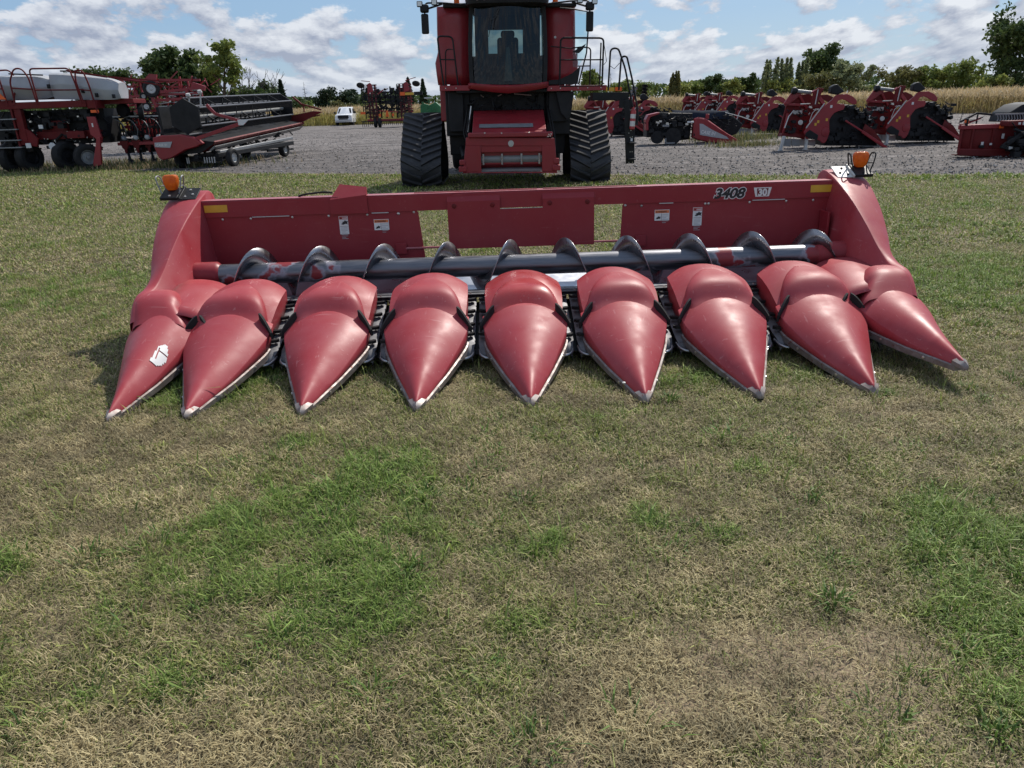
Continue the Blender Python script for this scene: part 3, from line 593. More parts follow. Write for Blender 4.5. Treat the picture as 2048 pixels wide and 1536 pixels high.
for i, (x, y, h, r, k, m, lb) in enumerate([(-34.6, 138, 3.6, 2.0, 'bush', 'needle', 'low dark bush under the bare dead conifer'), (-31.0, 140, 5.3, 2.3, 'bush', 'needle', 'broad dark bush right of the bare dead conifer'), (-27.2, 140, 5.2, 2.0, 'bush', 'needle', 'round dark bush straight above the white pickup'), (-24.4, 141, 4.9, 1.0, 'slim', 'leaf_dark', 'narrow dark bush above the tail of the white pickup'), (-22.2, 142, 5.0, 1.5, 'bush', 'leaf_dark', 'dark bush between the white pickup and the tall folded cultivator'), (-33.0, 132, 2.6, 2.2, 'bush', 'leaf_mid', 'low grey green bush at the corn edge beside the grain head tip'), (-26.0, 130, 2.6, 2.5, 'bush', 'leaf_tan', 'low olive brown bush at the corn edge behind the white pickup'), (-21.5, 131, 2.4, 1.9, 'bush', 'leaf_mid', 'low bush at the corn edge left of the folded cultivator')]):
    tree('bush', k, x, y, h, r, m, lb, SH, 'bush', seed=30+i)
tree('pine_tree', 'conifer', -17.4, 148, 6.8, 1.9, 'needle', 'dark pine rising behind the middle of the folded cultivator', TR, seed=50)
tree('spruce_tree', 'conifer', -14.9, 150, 6.6, 1.5, 'needle', 'small dark pointed spruce just left of the combine', TR, seed=51)
tree('bush', 'bush', -19.6, 145, 4.6, 2.2, 'leaf_dark', 'dark bush behind the folded cultivator', SH, 'bush', seed=52)
R = [('broad_tree', 'round', 16.6, 150, 8.3, 2.2, 'leaf_mid', 'rounded green tree seen through the combine handrail'), ('bare_tree', 'deadconifer', 20.4, 150, 6.8, 1.0, 'deadwood', 'thin leafless sapling seen between the combine ladder rails'),
     ('broad_tree', 'bush', 22.6, 151, 5.2, 2.7, 'leaf_mid', 'low green tree right behind the combine ladder'), ('broad_tree', 'bush', 26.6, 150, 4.9, 2.6, 'leaf_mid', 'low green tree above the upright disc gang'), ('spire_tree', 'slim', 30.4, 140, 6.0, 1.3, 'leaf_tan', 'narrow olive tree rising like a spire from the low treeline'),
     ('broad_tree', 'bush', 33.5, 150, 4.6, 2.4, 'leaf_pale', 'low yellow green tree right of the narrow spire tree'), ('broad_tree', 'bush', 36.6, 151, 4.6, 2.3, 'leaf_mid', 'low mid green tree above the small folded head in the middle'), ('broad_tree', 'round', 40.2, 150, 5.7, 3.2, 'leaf_dark', 'rounded dark tree with yellow green side, left of the poplars'),
     ('broad_tree', 'round', 42.6, 148, 5.0, 2.4, 'leaf_pale', 'yellow green tree between the two rounded dark trees'), ('broad_tree', 'round', 46.4, 150, 5.4, 2.7, 'leaf_dark', 'rounded dark tree at the foot of the leftmost poplar'), ('poplar_tree', 'slim', 46.6, 139, 7.6, 1.8, 'leaf_grey', 'leftmost of the pale feathery poplars'),
     ('poplar_tree', 'slim', 49.9, 140, 7.5, 1.7, 'leaf_grey', 'second pale poplar from the left, close to the third'), ('poplar_tree', 'slim', 52.5, 140, 7.4, 1.4, 'leaf_grey', 'thin pale poplar touching the left side of the tall leafy tree'), ('broad_tree', 'bush', 48.0, 138, 3.6, 2.6, 'leaf_pale', 'bright yellow green bush at the foot of the poplars'),
     ('tall_tree', 'round', 60.2, 150, 10.9, 3.7, 'leaf_dark', 'tallest leafy tree of the right treeline, with two rounded tops'), ('tall_tree', 'round', 63.6, 150, 8.6, 1.8, 'leaf_dark', 'dark side stem leaning from the tallest leafy tree'), ('broad_tree', 'bush', 51.9, 130, 5.2, 2.4, 'leaf_tan', 'olive brown bush below the left side of the tallest leafy tree'),
     ('broad_tree', 'round', 56.9, 130, 6.6, 3.4, 'leaf_grey', 'pale grey green tree below the right side of the tallest leafy tree'), ('bush', 'bush', 78.6, 170, 3.0, 2.2, 'leaf_mid', 'tiny far bush between the grey green tree and the bush row'), ('broad_tree', 'bush', 64.6, 130, 5.3, 3.2, 'leaf_tan', 'olive rounded bush at the left end of the bush row'),
     ('broad_tree', 'bush', 68.6, 130, 5.2, 3.0, 'leaf_mid', 'green bush right of the olive rounded bush'), ('broad_tree', 'bush', 72.2, 130, 4.9, 2.8, 'leaf_pale', 'yellow green bush in the middle of the bush row'), ('broad_tree', 'bush', 73.6, 127, 6.0, 3.0, 'leaf_mid', 'green bush climbing towards the big dark tree at the right edge'),
     ('big_tree', 'round', 77.6, 120, 11.9, 6.8, 'leaf_dark', 'big dark spreading tree at the right edge of the photo'), ('broad_tree', 'bush', 75.4, 118, 5.6, 3.4, 'leaf_dark', 'dark tree under the big spreading tree at the right edge'), ('broad_tree', 'bush', 70.0, 112, 3.2, 2.2, 'leaf_pale', 'bright low bush at the field edge under the big dark tree'), ('broad_tree', 'bush', 76.8, 112, 4.0, 2.6, 'leaf_grey', 'rounded grey green bush in front of the big dark tree')]
for i, (nm, k, x, y, h, r, m, lb) in enumerate(R): tree(nm, k, x, y, h, r, m, lb, TL, 'bush' if nm == 'bush' else 'tree', seed=70+i, n={'tall_tree': 6500, 'big_tree': 7500}.get(nm))
# the far wood closing the horizon
n = 26000; x = -330+rng.random(n)*700; y = 250+rng.random(n)*14; top = 4.2+4.*fbm(x, x*0, .06, 4); P = np.stack([x, y, .4+top*rng.random(n)**.6], -1)
wd = leaf_mesh('distant_woods', P, .75, 'leaf_dark', None); tag(wd, 'low dark far-off wood along the horizon', 'woods', kind='stuff')
# ------------------------------------------------------------------ the eight-row corn head on the lawn
HD = thing('corn_head', 'eight row red corn head with nine snouts lying on the grass', 'corn head', (.123, 4.554, 0), .00604)
def lerp_tab(tab, x): return np.interp(x, [t[0] for t in tab], [t[1] for t in tab])
def sec(u0, w, lo, hi, v, a, b, n=22, flare=0., skew=0.):
    out = []
    for i in range(n+1):
        th = PI*(1-i/n); c, s = math.cos(th), math.sin(th); x = math.copysign(abs(c)**a, c); zz = s**b
        out.append((u0+w*x*(1+flare*(1-zz)**6)+skew*zz, v, lo+(hi-lo)*zz))
    return out
# --- snouts
W_T = [(0, .012), (.05, .034), (.25, .105), (.45, .178), (.65, .248), (.80, .296), (.88, .312), (.95, .314), (1.03, .312)]
LO_T = [(0, .03), (.05, .035), (.45, .10), (.85, .185), (1.03, .235)]
HI_T = [(0, .065), (.05, .088), (.25, .168), (.5, .268), (.8, .380), (1.03, .458)]
def arch(u0, w, lo, zc, hi, v, flare=0., n=18):
    """upright sides up to a soft shoulder at zc, a flattened arch above"""
    out = [(u0-w, v, lo), (u0-w*(1+flare*.4), v, lo+(zc-lo)*.5)]
    for i in range(n+1):
        x = math.sin(PI/2*(-1+2*i/n)) if zc-lo > .02 else -1+2*i/n
        out.append((u0+w*x*(1+flare*abs(x)**8), v, zc+(hi-zc)*(1-abs(x)**2.15)))
    return out+[(u0+w*(1+flare*.4), v, lo+(zc-lo)*.5), (u0+w, v, lo)]
def snout(u, k=1., lift=0., m='plastic', toe=0., label=None, skew=0., hup=0.):
    """cone of one snout: tip at v=0, its rear rim at v=1.03; k scales the width"""
    secs = []
    for v in list(np.linspace(0, .1, 4))+list(np.linspace(.16, 1.03, 22)):
        t = v/1.03; lo, hi = lerp_tab(LO_T, v), lerp_tab(HI_T, v); w_ = lerp_tab(W_T, v)*k; up = lift*(1-t)
        a, b = .9-.38*t**1.5, 1.12-.56*t**1.5
        q = arch(u+toe*(1-t), w_, lo+up, lo+up+(hi+hup*t-lo)*(.08+.47*t**1.3), hi+up+hup*t, v, flare=.05*max(0, t-.75)/.25)
        if t > .8:   # the rear rim dips towards both sides
            q = [(x, vv+(-.02*max(0., 1-((z-lo-up)/(hi-lo)))**1.5+.006)*(t-.8)/.2, z) for x, vv, z in q]
        secs.append(q)
    s = MB().loft(secs).build('snout', m, HD, 60, solid=.006)
    if label: s['label'] = label
    for sg in (-1, 1):   # worn steel runner under each lower edge
        rows = []
        for v in np.linspace(.05, .90, 16):
            t = v/1.03; w_ = lerp_tab(W_T, v)*k; lo = lerp_tab(LO_T, v)+lift*(1-t); x = u+toe*(1-t)+sg*w_
            rows.append([(x-sg*.004, v, lo+.004), (x+sg*.012, v-.004, lo-.004), (x+sg*.010, v-.004, lo-.036-.02*t), (x-sg*.03, v, lo-.034-.02*t)])
        MB().loft(rows, cap=True, close=True).build('runner', 'skid', s, 40)
    c = MB(); rows = []
    for v, ww, z0, z1 in ((-.035, .004, .022, .045), (-.02, .018, .018, .052), (.02, .038, .02, .068), (.075, .062, .03, .078)):
        rows.append([(u+toe-ww*k, v, z0+lift), (u+toe-ww*k, v, (z0*.4+z1*.6)+lift), (u+toe, v-.004, z1+.005+lift), (u+toe+ww*k, v, (z0*.4+z1*.6)+lift), (u+toe+ww*k, v, z0+lift)])
    c.loft(rows, cap=True).build('nose_cap', 'skid', s, 30)
    for v in (.30, .68):
        for sg in (-1, 1):
            x = u+toe*(1-v/1.03)+sg*(lerp_tab(W_T, v)*k+.012); z = lerp_tab(LO_T, v)-.022+lift*(1-v/1.03)
            MB().lathe([(0, .011), (.008, .010), (.010, .004)], (x-sg*.004, v-.01, z), (sg*.9, -.5, 0), 8).build('bolt', 'bolt', s, 30)
    return s
def hood(u, k=1., m='plastic'):
    secs = []
    for v, w_, lo, hi in catmull([(1.0, .270, .225, .385), (1.12, .282, .235, .455), (1.28, .290, .26, .548), (1.45, .292, .30, .590), (1.6, .288, .335, .592), (1.72, .278, .37, .572)], 18):
        q = arch(u, w_*k*1.045, lo, lo+(hi-lo)*.60, hi, v, .02, 20)
        secs.append([(x, vv-.10*abs((x-u)/(w_*k))**2.5*(v-1)/.72, z) for x, vv, z in q])
    h = MB().loft(secs).build('hood', m, HD, 50, solid=.006); return h
def bulge(u, k=1., m='plastic', top=.0):
    secs = []
    for v, w_, lo, hi in catmull([(.95, .272, .24, .40), (1.01, .284, .26, .448), (1.06, .282, .29, .506), (1.105, .268, .32, .550), (1.16, .250, .36, .574), (1.23, .215, .43, .584), (1.32, .155, .51, .586), (1.42, .07, .56, .590)], 22):
        secs.append(sec(u, w_*k, lo, hi+top, v, .66, .52, 26))
    return MB().loft(secs).build('hood_front', m, HD, 70, solid=.004)
def ear(u, s, z=.37, v=1.02):
    """black rubber ear saver hanging from the side of a hood over the gap"""
    rows = []
    for t in np.linspace(0, 1, 8):
        x = u+s*(.235+.105*t); vv = v-.02-.10*t; zz = z+.035-.11*t**1.5; h = .048*(1-.45*t)
        rows.append([(x, vv, zz+h), (x+s*.012, vv+.012, zz+h), (x+s*.012, vv+.02, zz-h), (x, vv+.008, zz-h)])
    MB().loft(rows, cap=True, close=True).build('ear_saver', 'rubber', HD, 40)
P_ = .762
for k in range(-3, 4):
    new = (k == 0)
    snout(k*P_, m='plastic', label='middle snout, glossier and brighter red along its sides' if new else None)
    hood(k*P_, m='plastic_new' if new else 'plastic'); bulge(k*P_, m='plastic_new' if new else 'plastic', top=-.012 if new else 0)
    for s in (-1, 1): ear(k*P_, s)
so_l = snout(-2.795, .76, 0., hup=.03, label='end snout at the left with a torn white sticker'); so_r = snout(2.835, .79, .15, hup=.02, toe=.03, label='end snout at the right with its tip raised off the grass')
for s in (-1, 1): ear(s*2.80+(-s)*.06, -s, .37)
# torn sticker on the left end snout, its patches following the plastic
st = MB(); st.add([(-2.702, .520, .3205), (-2.640, .555, .2855), (-2.618, .655, .3065), (-2.650, .70, .341), (-2.690, .695, .3735), (-2.708, .60, .3485)], [(0, 1, 2, 3, 4, 5)])
# --- end shields (left built, right mirrored)
def shield(sg):
    rows = []
    #       v     outer          ridge           inner bottom    outer bottom z
    keys = [(2.74, -3.20, 1.17, -2.90, 1.20, -2.84, .95, .60), (2.62, -3.22, 1.205, -2.895, 1.235, -2.84, .80, .40), (2.38, -3.22, 1.14, -2.89, 1.185, -2.83, .60, .25),
            (2.15, -3.205, 1.02, -2.895, 1.10, -2.82, .50, .22), (1.95, -3.18, .90, -2.905, 1.005, -2.80, .46, .20), (1.72, -3.13, .76, -2.925, .86, -2.78, .42, .20),
            (1.52, -3.07, .66, -2.94, .72, -2.77, .38, .20), (1.34, -3.055, .600, -2.955, .615, -2.77, .34, .20), (1.18, -3.052, .578, -2.965, .585, -2.77, .30, .20), (1.07, -3.045, .515, -2.965, .52, -2.77, .29, .20), (.97, -3.035, .415, -2.95, .42, -2.77, .28, .20)]
    for v, uo, zo, ur, zr, ui, zi, zb in catmull(keys, 40):
        A = Vector((uo, v, zb)); B = Vector((uo, v, zo)); D = Vector((ur, v, zr)); E_ = Vector((ui, v, zi))
        b1, b2 = B.lerp(A, min(.5, .04/max(.05, zo-zb))), B.lerp(D, .12); r = min(.35, .022/max(.03, (D-E_).length))
        d1, d2 = D.lerp(B, .05), D.lerp(E_, r*.6); mid = b2.lerp(d1, .5)+Vector((0, 0, .010))
        q = [A, A.lerp(b1, .5), b1, B+(b1-B)*.25+(b2-B)*.25, b2, b2.lerp(mid, .5)+Vector((0, 0, .003)), mid, mid.lerp(d1, .5)+Vector((0, 0, .003)), d1, D+(d1-D)*.3+(d2-D)*.3, d2, d2.lerp(E_, .33), d2.lerp(E_, .66), E_]
        rows.append([tuple(p) for p in q])
    b = MB().loft(rows)
    b.add([rows[0][i] for i in range(len(rows[0]))], [tuple(range(len(rows[0])))]) # rear closing sheet
    # rear turned-down lip against the beam
    if sg > 0: b.mirror_x()
    s = b.build('end_shield', 'plastic', HD, 28)
    # bulge in front of the shield, behind the end snout
    secs = []
    for v, c, w_, lo, hi in catmull([(.93, -2.80, .215, .25, .425), (.99, -2.805, .222, .26, .475), (1.05, -2.81, .220, .28, .528), (1.11, -2.813, .214, .30, .572), (1.17, -2.815, .208, .32, .594), (1.25, -2.835, .188, .36, .598), (1.33, -2.855, .16, .42, .592)], 18):
        zz = catmull([(-1.04, 0), (-1.05, .45), (-1.03, .80), (-.93, .955), (-.6, 1.), (-.1, .995), (.22, .95), (.46, .82), (.74, .48), (.95, .14), (1.0, 0)], 30); f_ = min(1, max(0, (v-.95)/.15)); o_ = np.array([(-1., 0), (1., 0)])
        row = []
        for j_, (a_, b_) in enumerate(zz):
            th_ = PI*(1-j_/29); a2, b2 = math.copysign(abs(math.cos(th_))**.55, math.cos(th_)), math.sin(th_)**.5
            row.append((c+w_*(a_*f_+a2*(1-f_)), v, lo+(hi-lo)*(b_*f_+b2*(1-f_))))
        secs.append(row)
    b = MB().loft(secs)
    if sg > 0: b.mirror_x()
    b.build('hood_front', 'plastic', HD, 70)
    # half hood between shield and the row
    secs = []
    for v, a, z0, bx, z1 in ((1.0, -2.72, .47, -2.46, .24), (1.15, -2.735, .51, -2.455, .26), (1.35, -2.745, .555, -2.45, .29), (1.55, -2.755, .58, -2.455, .32), (1.72, -2.76, .585, -2.47, .36)):
        n = 12; row = []
        for i in range(n+1):
            t = i/n*PI/2; row.append((bx+(a-bx)*(1-math.sin(t)**.95) if False else a+(bx-a)*math.sin(t)**1.15, v, z1+(z0-z1)*math.cos(t)**.55))
        secs.append([(-2.86, v, z0)]+row)
    b = MB().loft(secs)
    if sg > 0: b.mirror_x()
    b.build('half_hood', 'plastic', HD, 50, solid=.005)
    # warning lamp on a bracket over the rear of the shield
    fx = (lambda x: x) if sg < 0 else (lambda x: -x); tilt = Matrix.Rotation(.42, 4, 'X')
    def put(b):
        b.v = [tuple((tilt@Vector(p))+Vector((-3.06, 2.47, 1.205))) for p in b.v]
        return b.mirror_x() if sg > 0 else b
    lp = put(MB().box(-.015, .135, -.095, .105, .012, .022).box(-.02, -.004, -.1, .11, .012, .04)).build('lamp_plate', 'pale' if sg > 0 else 'black', HD, 30, bevel=.004)
    put(MB().box(-.185, -.025, -.10, .08, .014, .044)).build('lamp_base', 'black', lp, 30, bevel=.006)
    for x, y in ((.03, -.055), (.09, -.02), (.05, .06), (-.10, -.07)):
        put(MB().lathe([(0, .012), (.008, .011), (.011, .004)], (x, y, .022 if x > 0 else .044), (0, 0, 1), 8)).build('bolt', 'black' if sg > 0 else 'bolt', lp, 30)
    def up(b):
        b.v = [tuple(Vector(p)+Vector((-3.165, 2.49, 1.238))) for p in b.v]
        return b.mirror_x() if sg > 0 else b
    q = []
    for z, w_, d in ((0, .034, .03), (.02, .05, .036), (.06, .062, .042), (.105, .066, .045), (.125, .06, .04), (.135, .045, .028)):
        q.append([(w_*math.copysign(abs(math.cos(t))**.45, math.cos(t)), d*math.copysign(abs(math.sin(t))**.45, math.sin(t)), z+.022) for t in np.linspace(0, 2*PI, 24, endpoint=False)])
    up(MB().loft(q, cap=True, close=True)).build('amber_lens', 'amber', lp, 40)
    for s in (-1, 1):
        g = MB()
        for r_ in (.0,):
            g.tube(arc([(s*.072, -.055, -.02), (s*.10, -.055, .06), (s*.118, -.045, .145), (s*.110, .03, .15), (s*.085, .05, .05), (s*.072, .05, -.01)], 4, .03), .0065, 6)
            g.tube([(s*.10, -.055, .06), (s*.088, .05, .06)], .005, 5)
        up(g).build('lamp_guard', 'black' if sg > 0 else 'grey', lp, 40)
shield(-1); shield(1)
# --- back wall, beam, openings
VB = 2.40
MB().prism([(-2.88, .42), (-.885, .42), (-.885, .60), (-.92, 1.0), (-.95, 1.02), (-2.88, 1.02)], 'y', VB, VB+.006).build('back_panel', 'paint', HD, 20)
MB().prism([(2.94, .42), (.945, .42), (.945, .60), (.965, 1.0), (.985, 1.02), (2.94, 1.02)], 'y', VB, VB+.006).build('back_panel', 'paint', HD, 20)
bm_ = MB(); bm_.prism([(2.385, 1.012), (2.385, 1.150), (2.397, 1.158), (2.52, 1.158), (2.53, 1.15), (2.53, 1.012)], 'x', -2.90, 2.96); bm_.build('top_beam', 'paint', HD, 20)
tp = MB().box(-2.90, 2.96, 2.392, 2.525, 1.1585, 1.162).build('beam_top_sheet', 'paint_top', HD, 20)  # lighter, pinkish red sheet on top of the beam
MB().box(-.95, .18, 2.45, 2.515, 1.1622, 1.1665).build('hose_slot', 'dkred', tp, 20); MB().box(.24, 1.10, 2.45, 2.515, 1.1622, 1.1665).build('hose_slot', 'dkred', tp, 20)
MB().box(-2.9, 2.95, 2.46, 2.62, .24, .40).build('lower_beam', 'paint', HD, 20, bevel=.006)
cp = MB(); N_L, N_R = -.165, .225
cp.prism([(-.648, .655), (.70, .655), (.70, 1.085), (N_R, 1.085), (N_R, 1.005), (N_L, 1.005), (N_L, 1.085), (-.648, 1.085)], 'y', 2.362, 2.368)
for a, b in ((-.648, N_L), (N_R, .70)):
    cp.add([(a, 2.362, 1.085), (b, 2.362, 1.085), (b, 2.388, 1.135), (a, 2.388, 1.135), (a, 2.368, 1.085), (b, 2.368, 1.085), (b, 2.394, 1.135), (a, 2.394, 1.135)], [(0, 1, 2, 3), (7, 6, 5, 4), (0, 3, 7, 4), (1, 5, 6, 2)])
c_ = cp.build('center_panel', 'paint', HD, 20)
MB().box(N_L, N_R, 2.374, 2.382, .992, 1.008).build('slot_edge', 'pale', c_, 20)
for x in (-.585, -.235, .29, .635): MB().lathe([(0, .022), (.006, .021), (.012, .012)], (x, 2.362, 1.045), (0, -1, 0), 12).build('knob', 'dkred', c_, 30)
# folded cover plate standing over the beam
hp = MB(); hp.prism([(-1.715, 1.008), (-1.372, 1.008), (-1.378, 1.172), (-1.712, 1.138)], 'y', 2.371, 2.377)
hp.add([(-1.712, 2.371, 1.138), (-1.378, 2.371, 1.172), (-1.385, 2.470, 1.232), (-1.635, 2.500, 1.262), (-1.712, 2.377, 1.138), (-1.378, 2.377, 1.172), (-1.385, 2.476, 1.230), (-1.635, 2.506, 1.258)], [(0, 1, 2, 3), (7, 6, 5, 4), (0, 3, 7, 4), (1, 5, 6, 2), (2, 6, 7, 3)])
hp.add([(-1.378, 2.377, 1.172), (-1.385, 2.476, 1.230), (-1.385, 2.476, 1.16), (-1.378, 2.377, 1.16)], [(0, 1, 2, 3)])
hp.build('cover_plate', 'paint', HD, 20)
MB().tube(arc([(-1.70, 2.46, 1.19), (-1.78, 2.47, 1.20), (-1.95, 2.47, 1.185), (-2.02, 2.48, 1.168)], 4, .05), .009, 8).build('cable', 'rubber', HD, 60)
def rod(a, b, z, v): MB().cyl((a, v, z), (b, v, z), .010, 10).build('rod', 'paint_top', HD, 60)
rod(-1.06, -.60, .672, 2.385); rod(.66, 1.12, .675, 2.385)
for x in (-1.10, 1.14): MB().box(x-.05, x+.05, 2.376, 2.396, .62, .72).build('rod_bracket', 'paint', HD, 20, bevel=.004)
# pale strips standing in for daylight through the panel seam gaps; bolt heads
for a, b in ((-2.44, -2.10), (-1.345, -1.19), (1.30, 1.43), (2.16, 2.46)): MB().box(a, b, 2.378, 2.3842, 1.002, 1.009).build('seam_light_strip', 'pale', HD, 0)
for x in (-2.72, -2.46, -2.08, -1.745, -1.39, -1.10, -.96, .99, 1.14, 1.73, 1.76, 2.14, 2.48, 2.73, -1.105, 1.14):
    z = .99 if x not in (-.96, .99) else 1.0
    MB().lathe([(0, .012), (.006, .011), (.010, .004)], (x, 2.40, z-.004*(x > 0)), (0, -1, 0), 8).build('bolt', 'bolt', HD, 30)
# --- decals
ty = -PI/2
for a, b in ((-2.865, -2.655), (2.69, 2.905)): MB().box(a, b, 2.3822, 2.3846, 1.058, 1.122).build('reflective_tape', 'yellow', HD, 0)
R90 = (PI/2, 0, 0)
o_ = lettering('model_number', '3408', 'white', HD, .122, (1.80, 2.3846, 1.033), R90, .0105, .26, .0004, 1.13)
o_['label'] = 'model number 3408 in slanted black figures with pale outline'
lettering('figure', '3408', 'ink', o_, .122, (0, 0, .0012), (0, 0, 0), .0046, .26, .0004, 1.)
bd = MB(); x0 = 2.165; y_ = 2.3835
bd.add([(x0, y_, 1.118), (x0+.165, y_, 1.118), (x0+.145, y_, 1.036), (x0+.02, y_, 1.036)], [(0, 3, 2, 1)])
b_ = bd.build('row_spacing_badge', 'white', HD, 0); b_['label'] = 'tapered badge reading 30'
MB().add([(x0+.030, y_-.0012, 1.110), (x0+.136, y_-.0012, 1.110), (x0+.128, y_-.0012, 1.044), (x0+.037, y_-.0012, 1.044)], [(0, 3, 2, 1)]).build('badge_field', 'dkred', b_, 0)
lettering('badge_figure', '30', 'white', b_, .082, (x0+.0825, y_-.0028, 1.047), R90, .004, 0., .0003, 1.0, 'CENTER')
def warn(x, z, w_, h, hc, side):
    s = MB().box(x, x+w_, 2.3965, 2.3985, z-h, z).build('warning_sticker', 'white', HD, 0)
    hh = .030; MB().box(x+.004, x+w_-.004, 2.3952, 2.3965, z-hh, z-.004).build('sticker_header', hc, s, 0)
    y = 2.3950; i = MB(); t = MB(); i.add([(x+.012, y, z-hh+.006), (x+.026, y, z-hh+.006), (x+.019, y, z-.008)], [(0, 1, 2)])
    lettering('header_word', 'WARNING' if hc == 'orange_st' else 'DANGER', 'ink' if hc == 'orange_st' else 'white', s, .021, (x+.032, 2.3948, z-hh+.005), R90, .0006, 0, .0002, .8 if side else .55)
    if side:
        px, pz, pw = x+.012, z-.085, .045; i.box(x+.062, x+.0645, y, y+.001, z-h+.006, z-hh-.004)
        for k in range(6): t.box(x+.072, x+w_-.01-.02*(k % 3 == 2), y, y+.001, z-.045-k*.015, z-.041-k*.015)
    else:
        px, pz, pw = x+.018, z-.078, .065; i.box(x+.006, x+w_-.006, y, y+.001, z-.094, z-.092)
        for k in range(9): t.box(x+.012, x+w_-.012-.02*(k % 4 == 3), y, y+.001, z-.108-k*.0125, z-.104-k*.0125)
    P = [(0, .1), (.25, .5), (.1, .62), (.42, .7), (.55, 1.), (.75, .8), (1, .75), (.85, .3), (1, .05), (.6, .2), (.3, .0)]
    i.add([(px+pw*a, y, pz+pw*.62*b) for a, b in P], [tuple(range(len(P)))]); i.build('pictogram', 'ink', s, 0); t.build('text_lines', 'greyink', s, 0)
warn(-1.655, .985, .083, .165, 'redst', False); warn(-1.335, .945, .137, .098, 'orange_st', True)
warn(1.265, .945, .137, .098, 'orange_st', True); warn(1.62, .955, .085, .165, 'redst', False)
# --- cross auger
def helix(u0, pitch, hand, n_turn, ph0, ri=.085, ro=.222):
    V = []; F = []; n = int(n_turn*40)
    for i in range(n+1):
        ph = ph0+2*PI*n_turn*i/n; x = u0+hand*pitch*(ph-PI/2)/(2*PI); e = 1. if 3 < i < n-3 else .6
        for r_ in (ri, ri+(ro-ri)*.5*e, ri+(ro-ri)*e): V.append((x, VA-math.cos(ph)*r_, ZA+math.sin(ph)*r_))
    for i in range(n):
        for j in range(2): F.append((3*i+j, 3*i+j+1, 3*i+j+4, 3*i+j+3))
    return V, F
VA, ZA = 1.925, .575
ag = MB().lathe([(-2.86, .09), (2.90, .09)], (0, VA, ZA), (1, 0, 0), 40)
A_ = ag.build('auger', 'auger', HD, 40); A_.location = (0, 0, 0)
f1 = MB().add(*helix(-.10, .553, 1, 4.9, PI/2-4.4*2*PI)); f1.build('flighting', 'flight', A_, 80, solid=.005)
f2 = MB().add(*helix(.40, .545, -1, 4.75, PI/2-4.25*2*PI)); f2.build('flighting', 'flight', A_, 80, solid=.005)
MB().box(-.02, .08, VA-.05, VA+.05, ZA-.18, ZA-.08).build('paddle', 'auger', A_, 30, bevel=.01)
MB().lathe([(-2.86, .115), (-2.66, .115), (-2.63, .09)], (0, VA, ZA), (1, 0, 0), 30).build('auger_end_tube', 'paint', A_, 40); MB().lathe([(2.60, .09), (2.63, .112), (2.90, .112)], (0, VA, ZA), (1, 0, 0), 30).build('auger_end_tube', 'paint', A_, 40)
# trough under the auger, and the plate in front of it
prof = catmull([(1.60, .372), (1.68, .392), (1.745, .40), (1.80, .365), (1.90, .335), (2.05, .335), (2.2, .37), (2.39, .43)], 26)
MB().loft([[(x, v, z) for v, z in prof] for x in (-2.80, -.9, .9, 2.84)]).build('trough', 'galv', HD, 50)
MB().box(-2.8, 2.84, 1.655, 1.745, .4055, .4095).build('trough_lip', 'galv', HD, 20)
# side wall of the trough at both ends
MB().box(2.80, 2.82, 2.2, 2.38, .62, .9).build('side_plate', 'paint', HD, 20, bevel=.004)
# --- row units in the gaps between the hoods
def zdeck(v): return .150+(v-.85)*.268
for i in range(8):
    g = (i-3.5)*P_
    fr = MB(); fr.loft([[(g-.21, v, zdeck(v)-.07), (g+.21, v, zdeck(v)-.07)] for v in (.9, 1.3, 1.7)]); ru = fr.build('row_unit', 'black', HD, 20)
    for s in (-1, 1):
        rows = []
        for v in np.linspace(.80, 1.655, 14):
            z = zdeck(v)-.05*max(0, (.90-v)/.1)**2; inn = .016+.02*max(0, (.92-v)/.12); out = .175
            rows.append([(g+s*inn, v, z-.025), (g+s*inn, v, z), (g+s*(inn+.035), v, z+.012), (g+s*out, v, z+.012)])
        MB().loft(rows).build('deck_plate', 'deck', ru, 40, solid=.006)
        # gathering chain: steel side links with dark hooked lugs
        cb = MB(); zc = lambda v: zdeck(v)+.03
        cb.loft([[(g+s*.105-.02, v, zc(v)-.03), (g+s*.105-.02, v, zc(v)+.004), (g+s*.105+.02, v, zc(v)+.004), (g+s*.105+.02, v, zc(v)-.03)] for v in (.86, 1.2, 1.62)], cap=True, close=True)
        cb.build('gathering_chain', 'black', ru, 20)
        for v in (.90+.06*(i % 2), 1.10, 1.30, 1.49):
            lg = MB(); z = zc(v)+.012; Q = [(.10, 0), (.03, .012), (.012, .04), (.022, .062), (.042, .058), (.05, .044), (.10, .05)]
            lg.add([(g+s*a, v+b, z) for a, b in Q]+[(g+s*a, v+b, z+.022) for a, b in Q], [tuple(range(7)), tuple(range(13, 6, -1))]+[(j, (j+1) % 7, 7+(j+1) % 7, 7+j) for j in range(7)])
            lg.build('chain_lug', 'black', ru, 20)
        for sgn in (0,):
            MB().tube(arc([(g+s*.165, .80, .10), (g+s*.08, .76, .105), (g+s*.03, .80, .115), (g+s*.02, .9, .13)], 5, .05), .012, 8).build('front_guide', 'steel', ru, 50)
    MB().box(g-.12, g+.12, 1.60, 1.656, .395, .402).build('cross_plate', 'deck', ru, 20)
    for x in (-.06, .07): MB().lathe([(0, .010), (.006, .009)], (g+x, 1.63, .402), (0, 0, 1), 8).build('bolt', 'bolt', ru, 30)
def snout_pt(u0, k, u, v):
    t = v/1.03; lo, hi, w_ = lerp_tab(LO_T, v), lerp_tab(HI_T, v)+.03*t, lerp_tab(W_T, v)*k; x = min(1, abs(u-u0)/w_); zc = lo+(hi-lo)*(.08+.47*t**1.3); return zc+(hi-zc)*(1-x**2.15)
